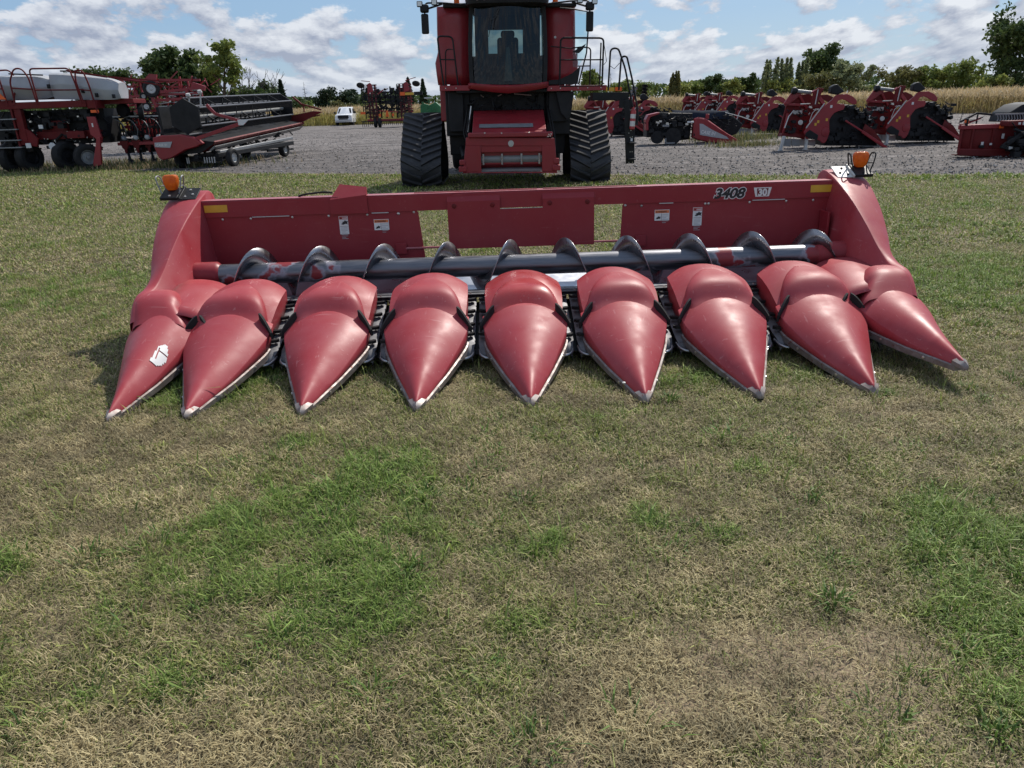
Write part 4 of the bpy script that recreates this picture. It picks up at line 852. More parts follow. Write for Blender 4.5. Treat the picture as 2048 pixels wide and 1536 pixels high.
# torn white sticker: small quads laid on the curved plastic of the left end snout
sk = MB(); G = {}
out = [(-2.715, .52), (-2.705, .58), (-2.70, .66), (-2.672, .70), (-2.655, .71), (-2.64, .66), (-2.635, .60), (-2.655, .55), (-2.68, .515)]
def inside(x, y):
    c = False; n = len(out)
    for i in range(n):
        (a, b), (c2, d) = out[i], out[(i+1) % n]
        if (b > y) != (d > y) and x < (c2-a)*(y-b)/(d-b)+a: c = not c
    return c
nx, ny = 14, 22; xs_ = np.linspace(-2.72, -2.63, nx); ys_ = np.linspace(.51, .715, ny)
def sp_(i, j):
    x, y = xs_[i], ys_[j]; e = .004; z = snout_pt(-2.795, .76, x, y); dx = (snout_pt(-2.795, .76, x+e, y)-z)/e; dy = (snout_pt(-2.795, .76, x, y+e)-z)/e; nn = Vector((-dx, -dy, 1)).normalized()*.004
    return (x+nn.x, y+nn.y, z+nn.z)
for i in range(nx-1):
    for j in range(ny-1):
        if inside((xs_[i]+xs_[i+1])/2, (ys_[j]+ys_[j+1])/2) and not (i in (4,) and 4 < j < 15) and not (j == 12 and i > 3): sk.add([sp_(i, j), sp_(i+1, j), sp_(i+1, j+1), sp_(i, j+1)], [(0, 1, 2, 3)])
sk.build('torn_sticker', 'white', so_l, 60)
# dandelion head on its stalk beside one snout
d = thing('dandelion', 'single pale dandelion seed head on a thin stalk beside a red snout', 'flower', (.748, 4.63, 0))
MB().tube([(0, 0, -.01), (.003, 0, .06), (0, -.003, .125)], .0022, 6).build('stalk', 'leaf_pale', d, 60)
MB().lathe([(-.006, .003), (0, .012), (.007, .012), (.011, .004)], (0, -.003, .128), (0, 0, 1), 10).build('seed_head', 'pale', d, 60)
# ------------------------------------------------------------------ tracked combine behind the head
CB = thing('combine_harvester', 'red combine harvester on black rubber tracks facing the camera behind the corn head', 'combine', (.05, 19.3, 0))
CB.rotation_euler = (0, math.radians(.9), 0)
def hull_belt(circs, n=90):
    """closed belt path round circles (y, z, r): their convex hull, evenly resampled"""
    P = [(c[0]+c[2]*math.cos(a), c[1]+c[2]*math.sin(a)) for c in circs for a in np.linspace(0, 2*PI, 48, endpoint=False)]; P = sorted(set(P))
    def half(p):
        h = []
        for q in p:
            while len(h) > 1 and (h[-1][0]-h[-2][0])*(q[1]-h[-2][1])-(h[-1][1]-h[-2][1])*(q[0]-h[-2][0]) <= 0: h.pop()
            h.append(q)
        return h
    a, b = half(P), half(P[::-1]); Hh = np.array(a[:-1]+b[:-1]); Hc = np.vstack([Hh, Hh[:1]]); d = np.r_[0, np.cumsum(np.hypot(*np.diff(Hc, axis=0).T))]
    t = np.linspace(0, d[-1], n, endpoint=False); return np.stack([np.interp(t, d, Hc[:, 0]), np.interp(t, d, Hc[:, 1])], -1), d[-1]
def track(x0, x1):
    cm = (x0+x1)/2; w_ = x1-x0
    path, per = hull_belt([(.42, .43, .42), (2.35, .43, .42), (1.45, 1.22, .48)], 128)
    n = len(path); tg = np.roll(path, -1, 0)-np.roll(path, 1, 0); tg /= np.linalg.norm(tg, axis=1)[:, None]; nr = np.stack([tg[:, 1], -tg[:, 0]], -1)  # outward normal
    b = MB(); rows = []
    for i in range(n):
        (y, z), (ny, nz) = path[i], nr[i]; rows.append([(x0, y-.05*ny, z-.05*nz), (x0, y, z), (x0+.25*w_, y+.006*ny, z+.006*nz), (cm, y, z), (x1-.25*w_, y+.006*ny, z+.006*nz), (x1, y, z), (x1, y-.05*ny, z-.05*nz)])
    rows.append(rows[0]); b.loft(rows); T = b.build('track', 'tread', CB, 40)
    lg = MB(); k = n//4
    for s in (-1, 1):
        for i in range(k):
            xa, xb = (cm-.02*s*-1, x1 if s > 0 else x0); q = []
            for t in np.linspace(0, 1, 6):
                f = (i*4+(2. if s > 0 else 0)-4.2*t)/1. ; j = int(math.floor(f)) % n; g = f-math.floor(f); p = path[j]*(1-g)+path[(j+1) % n]*g; nn = nr[j]; td = tg[j]; x = cm+s*(.01+(w_/2-.012)*t)
                hw, hh = .030, .062
                q.append([(x, p[0]+a*td[0]*hw+c*nn[0], p[1]+a*td[1]*hw+c*nn[1]) for a, c in ((-1.35, 0), (-.8, hh), (.8, hh), (1.35, 0))])
            lg.loft(q, cap=True, close=True)
    lg.build('tread_lugs', 'tread', T, 30)
    wl = MB()
    for y, z, r in ((.42, .43, .36), (2.35, .43, .36), (1.45, 1.22, .42), (1.0, .22, .2), (1.4, .22, .2), (1.8, .22, .2)):
        for s in (-1, 1): wl.lathe([(0, r), (.12, r), (.12, r*.75), (.06, r*.6), (.10, r*.25), (.14, r*.2)], (cm+s*.08, y, z), (s, 0, 0), 22)
    wl.build('track_wheels', 'black', T, 40)
    MB().prism([(.35, .5), (2.4, .5), (1.7, 1.3), (1.25, 1.3)], 'x', cm-.07, cm+.07).build('track_frame', 'black', T, 30, bevel=.02)
track(-2.67, -1.66); track(1.60, 2.61)
# chassis, axle, final drives, plus boxes added to block the sun
ch = MB(); ch.box(-1.5, 1.55, 1.3, 1.7, .95, 1.35).box(-1.45, -1.05, .7, 1.5, .72, 1.2).box(1.1, 1.5, .7, 1.5, .72, 1.2).box(-1.25, 1.3, .55, 2.2, 1.35, 2.1).box(-1.4, 1.45, 1.6, 2.6, .9, 2.1)
ch.box(-1.2, 1.3, .0, 1.6, 2.19, 2.27).box(-.9, 1.0, 1.56, 2.4, 2.0, 3.1).box(1.0, 1.6, .35, 2.0, 1.2, 2.26).box(-1.5, -.9, .35, 2.0, 1.2, 2.28); ch.build('chassis_and_sun_blocks', 'black', CB, 30, bevel=.02)  # cab floor plate and box behind it added to keep sun off the feeder
uc = MB()
for i in range(26):
    a = Vector((random.uniform(-.8, .85), random.uniform(.1, .5), random.uniform(1.85, 2.2))); b = a+Vector((random.uniform(-.3, .3), random.uniform(-.1, .2), random.uniform(-.25, .05))); uc.tube([a, a.lerp(b, .5)+Vector((0, -.06, -.05)), b], random.choice([.012, .018, .028]), 6)
for i in range(12): x, z = random.uniform(-.85, .9), random.uniform(1.9, 2.2); uc.box(x, x+random.uniform(.05, .16), .3, .5, z, z+random.uniform(.04, .12))
uc.box(-.9, .95, .42, .46, 1.8, 2.2).build('hydraulic_lines', 'black', CB, 30)
hs = MB()
for x in (-.92, -.86, -.80): hs.tube(arc([(x, .5, 2.1), (x-.06, .1, 1.7), (x-.14, -.2, 1.25), (x-.02, -.3, 1.05)], 6, .25), .018, 7)
hs.build('hose_bundle', 'rubber', CB, 60); hs = MB()
for x in (1.0, 1.06): hs.tube(arc([(x, .5, 2.0), (x+.05, 0, 1.6), (x+.12, -.4, 1.1), (x+.1, -.6, .8)], 6, .25), .018, 7)
hs.build('hose_bundle', 'rubber', CB, 60)
sp = MB()
for p, q in (((-.62, .2, 2.15), (-.55, .25, 2.1)), ((.2, .2, 2.17), (.62, .22, 2.13)), ((-1.2, .3, 2.02), (-1.2, .3, 1.9)), ((1.2, .3, 1.6), (1.22, .3, 1.5)), ((-.2, .2, 2.12), (-.1, .2, 2.16)), ((-.86, .1, 1.9), (-.95, 0, 1.3))): sp.cyl(p, q, .016, 8)
sp.build('bright_fittings', 'bolt', CB, 40)
# feeder house
fh = MB(); fh.prism([(.6, 1.15), (.6, 1.80), (.1, 1.78), (-1.20, 1.34), (-1.42, 1.22), (-1.42, .62), (-1.2, .5)], 'x', -.80, .92)
F_ = fh.build('feeder_house', 'red', CB, 25, bevel=.015)
MB().box(-.64, .62, -1.02, -.80, 1.452, 1.464, Matrix.Rotation(.327, 3, 'X')).build('worn_step_strip', 'grey', F_, 20)
ff = MB(); ox0, ox1, oz0, oz1 = -.60, .80, .55, .90
ff.prism([(-.92, 1.22), (1.07, 1.18), (1.14, .43), (-1.02, .46)], 'y', -1.50, -1.485)
fr = MB(); y0, y1 = -1.58, -1.485
fr.prism([(-.93, 1.23), (1.08, 1.19), (1.10, 1.02), (-.95, 1.05)], 'y', y0, y1).prism([(-.95, 1.05), (ox0, 1.045), (ox0, oz0-.08), (-1.03, oz0-.08)], 'y', y0, y1).prism([(ox1, 1.03), (1.10, 1.02), (1.15, oz0-.1), (ox1, oz0-.09)], 'y', y0, y1)
fr.prism([(-1.03, oz0-.08), (1.15, oz0-.1), (1.15, .42), (-1.04, .45)], 'y', y0-.02, y1)
fr.prism([(ox0, 1.045), (ox1, 1.03), (ox1, oz1), (ox0, oz1)], 'y', y0+.02, y1)
front = fr.build('feeder_face', 'red', F_, 25, bevel=.008)
MB().box(-.88, 1.04, -1.66, -1.42, 1.225, 1.33).build('face_top_rail', 'red', F_, 25, bevel=.02)
MB().lathe([(0, .075), (.012, .075), (.02, .05), (.024, .02)], (.09, -1.565, 1.09), (0, -1, 0), 16).build('round_emblem', 'pale', F_, 30)
MB().box(-.74, -.60, -1.55, -1.44, .60, .86).build('wear_plate', 'grey', F_, 20); MB().box(.80, .93, -1.55, -1.44, .60, .86).build('wear_plate', 'grey', F_, 20)
MB().box(ox0-.06, ox1+.06, -1.5, -.9, .50, .545, Matrix.Rotation(.10, 3, 'X')).build('feeder_floor', 'grey', F_, 20)
MB().box(ox0, ox1, -1.30, -1.28, .55, .92).build('feeder_mouth', 'black', F_, 20)
dr = MB().lathe([(-.66, .12), (.84, .12)], (.1-.09, -1.33, .74), (1, 0, 0), 20); dr.build('feeder_drum', 'grey', F_, 40)
for x in (-.55, -.12, .33, .74): MB().box(x-.02, x+.02, -1.48, -1.44, .62, .86).build('drum_slat', 'steel', F_, 20)
for s, x in ((-1, -1.03), (1, 1.13)):
    MB().box(x-.09, x+.09, -1.62, -1.3, .48, .60).box(x-.07, x+.07, -1.6, -1.35, .63, .74).build('coupler_hook', 'red', F_, 20, bevel=.015)
    MB().cyl((s*1.02, -.9, .75), (s*1.15, .6, .9), .06, 12).build('lift_cylinder', 'black', F_, 40)
for i, (x, z) in enumerate([(.95, 1.30), (.98, 1.27), (.93, 1.26), (1.0, 1.31), (-.5, 1.355), (.5, 1.35), (-.12, 1.345)]): MB().lathe([(0, .02), (.012, .015)], (x, -1.655, z-.03), (0, -1, 0), 8).build('bolt', 'bolt', F_, 30)
# platform and bowed lip under the cab
MB().box(-1.60, -.87, -.05, .05, 2.25, 2.37).box(-1.6, -.87, .05, 1.0, 2.29, 2.33).build('platform', 'red', CB, 20, bevel=.006)
pf = MB(); pf.box(1.0, 2.44, -.05, .05, 2.21, 2.33).box(1.0, 2.44, .05, 1.3, 2.27, 2.31)
PF = pf.build('platform', 'red', CB, 20, bevel=.006)
for x in (-1.45, -1.2, 1.1, 1.32, 1.75, 1.98, 2.3): MB().lathe([(0, .014), (.006, .012)], (x, -.052, 2.31 if x < 0 else 2.27), (0, -1, 0), 8).build('bolt', 'bolt', PF, 30)
lip = []
for t in np.linspace(-1, 1, 17):
    x = .065+t*.96; d = .30*(1-t*t); z = 2.36-.07*(1-t*t)
    lip.append([(x, -.05-d, z-.12+.06*abs(t)), (x, -.055-d, z+.03), (x, -.03-d, z+.05), (x, .3, z+.05)])
MB().loft(lip).build('cab_sill', 'red', CB, 40, solid=.02)
# cab: sill, pillars, glass, roof
def cabx(z): return .825+.05*math.sin((4.05-z)/1.65*PI*.75)
gl = []
for z in np.linspace(2.40, 4.08, 9):
    row = []
    for t in np.linspace(-1, 1, 15): row.append((.065+t*(cabx(z)-.03), -.04-.30*(1-t*t)*(1 if z > 2.6 else .98)+.06*(z-2.4)/1.6, z-.015*(1-t*t)*(4.1-z)))
    gl.append(row)
MB().loft(gl).build('windscreen', 'glass', CB, 60)
for s in (-1, 1):
    q = []
    for z in np.linspace(2.38, 4.10, 10):
        x = .065+s*cabx(z); q.append([(x-s*.03, -.06+.06*(z-2.4)/1.6, z), (x+s*.07, -.03, z), (x+s*.07, .08, z), (x-s*.02, .08, z)])
    MB().loft(q, cap=True, close=True).build('cab_pillar', 'black', CB, 40)
    g = MB(); x = .065+s*.87; g.add([(x, .1, 2.45), (x, 1.5, 2.45), (x*.98, 1.5, 4.05), (x*.98, .1, 4.05)], [(0, 1, 2, 3)]); g.build('side_window', 'glass', CB, 0)
rf = MB(); q = []
for z, e in ((4.06, -.03), (4.10, .04), (4.28, .07), (4.38, .0), (4.42, -.2)):
    q.append([(.065+(.93+e)*math.copysign(abs(math.cos(t))**.4, math.cos(t)), .72+(1.10+e)*math.copysign(abs(math.sin(t))**.4, math.sin(t))-.02, z) for t in np.linspace(0, 2*PI, 40, endpoint=False)])
rf.loft(q, cap=True, close=True); RF = rf.build('cab_roof', 'black', CB, 40)
for x in (-.62, -.46, -.2, .0, .13, .33, .58, .74): MB().lathe([(0, .075), (.03, .075), (.032, .06), (.02, .02)], (x, -.42, 4.235), (0, -1, -.1), 16).build('roof_lamp', 'lamp', RF, 30)
for x in (-1.13, 1.21): MB().lathe([(0, .085), (.02, .085), (.025, .065), (.15, .06), (.17, .03)], (x, .3, 4.16), (0, 0, 1), 16).build('beacon', 'amber', CB, 30)
MB().box(-1.45, -.9, .15, .4, 4.08, 4.17).build('roof_wing', 'black', CB, 20, bevel=.02); MB().box(1.0, 1.7, .15, .4, 4.06, 4.14).build('roof_wing', 'black', CB, 20, bevel=.02)
# cab interior
ci = MB(); ci.box(-.76, .9, 1.45, 1.5, 2.4, 3.15).box(-.76, .90, .1, 1.5, 2.36, 2.42); ci.box(-.76, -.42, 1.45, 1.5, 3.15, 4.05).box(.46, .9, 1.45, 1.5, 3.15, 4.05).box(-.42, .46, 1.45, 1.5, 3.70, 4.05)
ci.box(-.78, .92, .1, 1.5, 4.02, 4.06).build('cab_lining', 'inner', CB, 20)
MB().add([(-.42, 1.47, 3.15), (.46, 1.47, 3.15), (.46, 1.47, 3.70), (-.42, 1.47, 3.70)], [(0, 1, 2, 3)]).build('rear_window', 'rearpane', CB, 0)
MB().box(-.19, .33, .62, .80, 3.0, 3.46).box(-.20, .34, .35, .85, 2.72, 2.9).box(-.1, .24, .66, .78, 3.44, 3.62).build('seat', 'seat', CB, 40, bevel=.06)
MB().prism([(-.03, 2.45), (.17, 2.45), (.10, 3.2), (.03, 3.2)], 'y', -.06, 0.02).build('steering_column', 'grey', CB, 20)
ring = [(.07+.2*math.cos(a), .12+.19*math.sin(a), 3.33+.06*math.sin(a)) for a in np.linspace(0, 2*PI, 25)]
MB().tube(ring, .018, 8).tube([(.07, .12, 3.33), (.07, .02, 3.15)], .03, 8).tube([(-.13, .12, 3.33), (.27, .12, 3.33)], .014, 6).build('steering_wheel', 'black', CB, 60)
MB().box(.42, .62, .3, 1.0, 2.85, 2.98).box(.5, .82, .3, .4, 2.95, 3.3).build('console', 'seat', CB, 30, bevel=.02)
MB().box(-.45, .0, 1.3, 1.4, 3.7, 3.95).build('cab_monitor', 'seat', CB, 30, bevel=.02)
MB().tube([(-.12, -.34, 4.02), (-.3, -.36, 3.75), (-.38, -.36, 3.4)], .008, 5).build('wiper', 'black', CB, 40)
# red shoulders beside the cab (grain tank front)
for s, x0, x1, zb in ((-1, -1.60, -.84, 2.40), (1, .96, 1.69, 2.38)):
    q = []
    for z in np.linspace(zb, 4.12, 8):
        b_ = .10*math.sin((z-zb)/1.72*PI)*(.6 if z < 3.0 else .2)+.05*(z < 2.95); xo = x0-b_ if s < 0 else x1+b_; xi = x1 if s < 0 else x0
        q.append([(xi, .34, z), (xi+(xo-xi)*.4, .30, z), (xi+(xo-xi)*.8, .32, z), (xo-s*.02, .37, z), (xo, .45, z), (xo, 3.6, z)])
    MB().loft(q).build('shoulder_panel', 'red', CB, 40, solid=.02)
bd = MB(); bd.box(-1.5, 1.6, 2.2, 7.2, 1.2, 3.0).box(-1.5, 1.6, 4.2, 7.0, 3.0, 3.2); bd.build('rear_body', 'dkred', CB, 30, bevel=.03)
MB().box(-1.64, -1.40, .55, 1.5, 1.55, 2.30).build('side_shield', 'red', CB, 30, bevel=.02)
MB().box(-1.42, -1.05, .2, .9, 1.3, 2.25).build('service_box', 'black', CB, 30, bevel=.02); MB().box(1.05, 1.5, .2, .9, 1.5, 2.2).build('service_box', 'black', CB, 30, bevel=.02)
fd = MB(); fd.prism([(1.22, 2.2), (1.66, 2.2), (1.60, 1.70), (1.52, 1.52), (1.34, 1.72)], 'y', .05, .12); fd.build('front_fender', 'black', CB, 20, bevel=.01)
for s in (-1, 1): MB().lathe([(-.22, .35), (-.22, .62), (-.16, .68), (.16, .68), (.22, .62), (.22, .35)], (s*1.5, 5.9, .68), (1, 0, 0), 28, cap=False).build('rear_tyre', 'rubber', CB, 40)
# right side: tinted door glass, dark guard
g = MB(); g.add([(1.62, .02, 4.0), (1.98, -.02, 3.92), (1.93, -.02, 3.0), (1.72, .02, 2.72), (1.62, .02, 2.75)], [(0, 1, 2, 3, 4)]); g.build('door_glass', 'clear', CB, 0)
MB().tube([(1.30, .0, 4.02), (1.62, .0, 3.99), (1.99, -.02, 3.92), (1.94, -.02, 3.05), (1.76, .0, 2.35)], .018, 6).tube([(1.08, 0, 3.20), (1.55, -.02, 3.15), (1.85, -.02, 3.18)], .014, 6).build('door_frame', 'black', CB, 40)
gd = MB(); gd.prism([(1.04, 2.36), (1.74, 2.36), (1.80, 2.76), (1.60, 2.60), (1.30, 2.47), (1.04, 2.45)], 'y', -.02, .03); MB().prism([(1.60, 3.07), (1.93, 3.25), (1.85, 3.12), (1.76, 3.04)], 'y', -.03, 0.).build('door_latch', 'black', CB, 20); gd.build('door_guard', 'black', CB, 20)
# mirrors and work lamps on arms
for s in (-1, 1):
    x = .065+s*1.93
    MB().box(x-.085, x+.085, -.12, -.03, 3.50, 3.93).build('mirror', 'black', CB, 40, bevel=.03)
    a = MB(); a.tube(arc([(.065+s*.95, .1, 4.12), (.065+s*1.5, 0, 4.16), (x-s*.02, -.05, 4.16), (x, -.07, 3.9)], 4, .08), .02, 7).tube([(x-s*.42, 0, 4.14), (x, -.03, 4.02)], .022, 6); a.build('mirror_arm', 'black', CB, 50)
    MB().box(x-.10, x+.10, -.14, .02, 3.95, 4.13).build('arm_joint', 'black', CB, 30, bevel=.04)
    for dx, dz in ((.10, .07), (-.24, .10)):
        lm = MB().box(x+s*dx-.065, x+s*dx+.065, -.16, -.06, 4.0+dz, 4.12+dz).build('work_lamp', 'black', CB, 30, bevel=.015)
        MB().box(x+s*dx-.05, x+s*dx+.05, -.166, -.16, 4.015+dz, 4.105+dz).build('lamp_lens', 'lamp', lm, 20)
# handrails
def rail(pts, r=.018, nm='handrail'): return MB().tube(arc(pts, 5, .10), r, 8).build(nm, 'black', CB, 60)
rail([(-1.50, -.02, 2.37), (-1.60, -.04, 3.46), (-1.24, -.04, 3.44), (-1.15, -.02, 2.36)], .02)
rail([(-1.55, -.03, 2.95), (-1.20, -.03, 2.94)], .015); rail([(-1.47, .3, 2.37), (-1.44, .3, 3.2), (-1.20, .3, 3.18), (-1.1, .3, 2.37)], .015)
rail([(1.30, -.02, 2.30), (1.32, -.04, 3.38), (2.34, -.04, 3.36), (2.33, -.02, 2.30)], .022); rail([(1.32, -.04, 2.90), (2.33, -.04, 2.89)], .016); rail([(1.77, .9, 2.3), (1.80, .9, 3.24), (2.14, .9, 3.22), (2.13, .9, 2.3)], .018); rail([(1.77, .9, 2.8), (2.13, .9, 2.8)], .015)
rail([(2.27, -.02, 2.3), (2.28, -.02, 3.26)], .018); rail([(2.39, -.05, 2.31), (1.3, -.05, 2.31)], .012)
rail([(2.47, -.1, 2.2), (2.50, -.1, 3.12), (2.68, -.1, 3.14), (2.86, -.1, 2.7), (3.10, -.1, 1.75), (3.13, -.1, 1.35), (2.98, -.1, 1.28)], .022)
rail([(2.70, -.3, 2.2), (2.73, -.3, 2.93), (2.86, -.3, 2.95), (3.02, -.3, 2.4), (3.17, -.3, 1.75), (3.17, -.3, 1.4)], .022)
MB().tube([(2.34, -.04, 3.30), (2.42, -.04, 2.85), (2.36, -.04, 2.78)], .008, 5).tube([(2.50, -.1, 2.75), (2.6, -.12, 2.68), (2.71, -.2, 2.8)], .008, 5).build('rope', 'black', CB, 60)
MB().box(2.10, 2.98, -.12, .5, 1.98, 2.16).box(2.75, 3.05, -.14, -.06, 1.80, 1.99).build('ladder_bracket', 'black', CB, 20, bevel=.01)
MB().box(2.42, 2.62, -.11, -.09, 2.185, 2.27).build('yellow_reflector', 'yellow', CB, 0); MB().box(2.64, 2.80, -.11, -.09, 2.19, 2.275).build('orange_reflector', 'hivis', CB, 0)
ld = MB(); ld.prism([(2.86, 1.98), (2.96, 1.98), (3.06, 1.40), (3.14, 1.35), (3.17, .50), (2.96, .50), (2.90, 1.3)], 'y', -.16, -.10)
LD = ld.build('swing_ladder', 'black', CB, 20, bevel=.008)
for z in (.62, 1.0): MB().box(2.98, 3.16, -.4, -.16, z-.02, z+.01).build('ladder_step', 'black', LD, 20)
for x, z in ((3.0, 1.22), (3.04, 1.12), (3.09, 1.13), (3.05, 1.28), (3.1, .78), (3.05, .78), (3.03, .53), (3.12, .53)): MB().lathe([(0, .012), (.006, .01)], (x, -.162, z), (0, -1, 0), 8).build('bolt', 'bolt', LD, 30)
MB().box(3.05, 3.10, -.165, -.16, 1.03, 1.10).build('white_label', 'white', LD, 0)
fe = MB().lathe([(0, .03), (.02, .062), (.42, .062), (.47, .03), (.52, .025)], (3.06, -.24, 1.30), (.04, 0, 1), 14).build('fire_extinguisher', 'redst', CB, 40)
MB().lathe([(.26, .0635), (.36, .0635)], (3.06, -.24, 1.30), (.04, 0, 1), 14).lathe([(.08, .0635), (.20, .0635)], (3.06, -.24, 1.30), (.04, 0, 1), 14).build('paper_label', 'white', fe, 40)
MB().lathe([(0, .03), (.008, .028)], (1.21, .295, 3.42), (0, -1, 0), 12).build('shoulder_badge', 'pale', CB, 30)
# ------------------------------------------------------------------ folded corn heads parked in a row
GH = 'folded corn heads parked on the gravel'
def rel(pts, ox): return [(x-ox, z) for x, z in pts]
def clutter(b, n, x0, x1, y0, y1, z0, z1, s=.05, l=.3):
    for i in range(n):
        p = Vector((random.uniform(x0, x1), random.uniform(y0, y1), random.uniform(z0, z1)))
        if random.random() < .5: q = p+Vector((random.uniform(-l, l), random.uniform(-l, l)*.5, random.uniform(-l, l)*.6)); b.tube([p, p.lerp(q, .5)+Vector((0, 0, -.04)), q], s*random.uniform(.2, .45), 6)
        else: e = s*random.uniform(.5, 1.6); b.box(p.x-e, p.x+e, p.y-e, p.y+e, p.z-e*.7, p.z+e*.7)
    return b
def parked_head(label):
    t = thing('folded_corn_head', label, 'corn head', (10.3, 28.9, 0), 0, GH); O = 10.3
    cp = rel([(11.13, .64), (11.43, 1.20), (11.75, 1.50), (12.05, 1.74), (12.14, 1.86), (12.24, 1.91), (12.57, 1.92), (12.80, 1.82), (12.95, 1.68), (12.96, 1.56), (12.85, 1.545), (12.68, 1.62), (12.55, 1.70), (12.42, 1.74), (12.28, 1.70), (12.22, 1.60), (12.36, 1.585), (12.50, 1.58), (12.55, 1.50), (12.50, 1.38), (12.30, 1.33), (12.18, 1.28), (12.08, 1.15), (12.02, 1.03), (12.05, .80), (12.08, .57), (12.02, .34), (11.96, .24), (11.86, .22), (11.75, .32), (11.50, .38), (11.25, .40)], O)
    P1 = MB().prism(cp, 'y', -.06, .02).build('end_plate', 'red', t, 25, bevel=.012)
    MB().lathe([(0, .16), (.02, .15), (.03, .06)], (1.62, -.06, .62), (0, -1, 0), 16).build('gearbox_cover', 'red', P1, 30); MB().lathe([(0, .11), (.03, .1)], (1.05, -.06, .64), (0, -1, 0), 14).build('gearbox_cover', 'red', P1, 30)
    MB().prism([(.90, .62), (1.02, .72), (1.36, .52), (1.34, .34), (1.05, .40), (.86, .52)], 'y', -.10, -.058).build('drive_shield', 'black', P1, 25, bevel=.01)
    for x, z, m in ((1.31, .99, 'yellow'), (1.22, .90, 'yellow'), (1.73, 1.50, 'white'), (1.62, 1.05, 'yellow')): MB().box(x-.035, x+.045, -.066, -.06, z-.045, z+.05).build('warning_sticker', m, P1, 0)
    MB().prism([(1.67, 1.96), (1.67, 2.17), (1.78, 2.24), (1.88, 2.26), (2.18, 2.0), (1.95, 1.90)], 'y', -.04, .22).build('end_cap', 'black', t, 25, bevel=.03)
    MB().prism([(1.80, 1.20), (2.25, 1.52), (2.45, 1.55), (2.75, 1.40), (3.30, 1.06), (3.25, .80), (3.75, .06), (1.75, .12), (1.70, .5)], 'y', .15, 1.5).build('folded_row_units', 'black', t, 25, bevel=.03)
    ru = MB(); clutter(ru, 70, 2.2, 3.4, -.05, .3, .9, 1.5, .06, .22); clutter(ru, 60, 1.8, 3.4, .0, .2, .12, .75, .06, .35); ru.build('row_unit_parts', 'black', t, 25)
    for i in range(5):
        x = 2.5+i*.19; MB().prism([(x, 1.50-.13*i), (x+.10, 1.54-.13*i), (x+.13, 1.42-.13*i), (x+.04, 1.38-.13*i)], 'y', -.05, .4).build('chain_guard', 'black', t, 25, bevel=.01)
    sh = MB().add([(3.05, -.1, .86), (3.40, -.12, .64), (3.80, -.2, .12), (3.88, -.22, -.0), (2.98, -.05, .57), (3.05, .5, .95), (3.40, .5, .74), (3.82, .3, .14)], [(0, 4, 3, 2, 1), (0, 1, 6, 5), (1, 2, 7, 6), (2, 3, 7)]); sh.build('snout_sheet', 'dkred', t, 20, solid=.01)
    MB().bar((2.30, -.1, 1.0), (3.0, -.15, .58), .05, .06).bar((2.95, -.15, .60), (3.92, -.24, -.03), .085, .10).build('snout_bar', 'red', t, 25, bevel=.012)
    MB().prism([(.27, 1.41), (.30, 1.64), (.72, 1.93), (1.12, 1.98), (1.50, 1.66), (1.35, 1.0), (1.15, .46), (.09, .50)], 'y', .55, .63).prism([(.12, .62), (1.0, .55), (1.05, .44), (.08, .50)], 'y', .2, .5).build('back_frame', 'dkred', t, 25, bevel=.01)
    bk = MB(); bk.bar((.2, .45, 1.60), (.72, .45, 1.98), .12, .12).bar((.30, .42, 1.63), (.9, .42, 1.58), .05, .09).bar((.35, .45, 1.3), (.22, .45, .5), .08, .1).bar((.7, .48, 1.95), (1.05, .5, 1.45), .08, .08).bar((1.08, .1, 2.06), (1.5, .1, 1.60), .16, .12)
    bk.prism([(.12, 1.64), (.37, 2.01), (.72, 2.02), (.76, 1.95), (.49, 1.84), (.3, 1.62)], 'y', .35, .42); bk.build('fold_arm', 'red', t, 25, bevel=.01)
    MB().prism([(1.0, 1.52), (1.07, 2.04), (1.24, 2.16), (1.43, 2.13), (1.30, 1.85), (1.25, 1.5)], 'y', .0, .10).build('hinge_plate', 'dkred', t, 25, bevel=.01)
    MB().lathe([(0, .10), (.07, .13), (.12, .13), (.2, .08)], (.36, .3, 2.10), (1, 0, -.12), 18).build('tube_cap', 'black', t, 35)
    MB().tube([(.5, .3, 2.08), (1.10, .3, 2.0)], .065, 12).build('drive_tube', 'grey', t, 40)
    ln = MB(); ln.tube([(.88, -.08, .78), (1.1, -.09, 1.1), (1.46, -.1, 1.62)], .022, 6).tube([(1.14, -.05, 1.6), (1.19, -.05, 2.1)], .018, 6).tube([(.69, .2, 1.62), (1.28, .2, 1.62)], .02, 6).tube([(.5, .3, 1.4), (.3, .2, 1.2), (.15, .1, .8)], .02, 6).tube([(.98, -.08, 1.0), (1.05, -.1, 1.3), (1.2, -.1, 1.45)], .012, 6); ln.build('steel_rods', 'pale', t, 40)
    cl = MB(); clutter(cl, 34, .25, 1.15, .15, .48, .62, 1.5, .05, .2); cl.build('hydraulic_parts', 'black', t, 25)
    for _ in range(9): clutter(MB(), 1, .9, 1.3, -.1, .1, 1.25, 1.55, .035, .1).build('bright_coupling', 'bolt', t, 25)
    MB().box(.54, .88, .44, .455, 1.27, 1.40).build('name_strip', 'pale', t, 0)
    for x0, x1, z0 in ((.14, .05, .52), (1.0, .99, .46)): MB().prism([(x0-.045, z0), (x0+.045, z0), (x1+.05, .03), (x1+.11, 0), (x1-.10, 0), (x1-.05, .03)], 'y', .0, .12).build('stand_leg', 'pale', t, 25, bevel=.008)
    for i, (a, b) in enumerate(((.21, .50), (.52, .84), (.86, 1.12), (1.14, 1.42))): MB().prism([(a, .42-.02*i), (b, .40-.02*i), (b+.02, .12), (a+.02, .15)], 'y', .28, .34).build('skid_plate', 'grey', t, 25, bevel=.006)
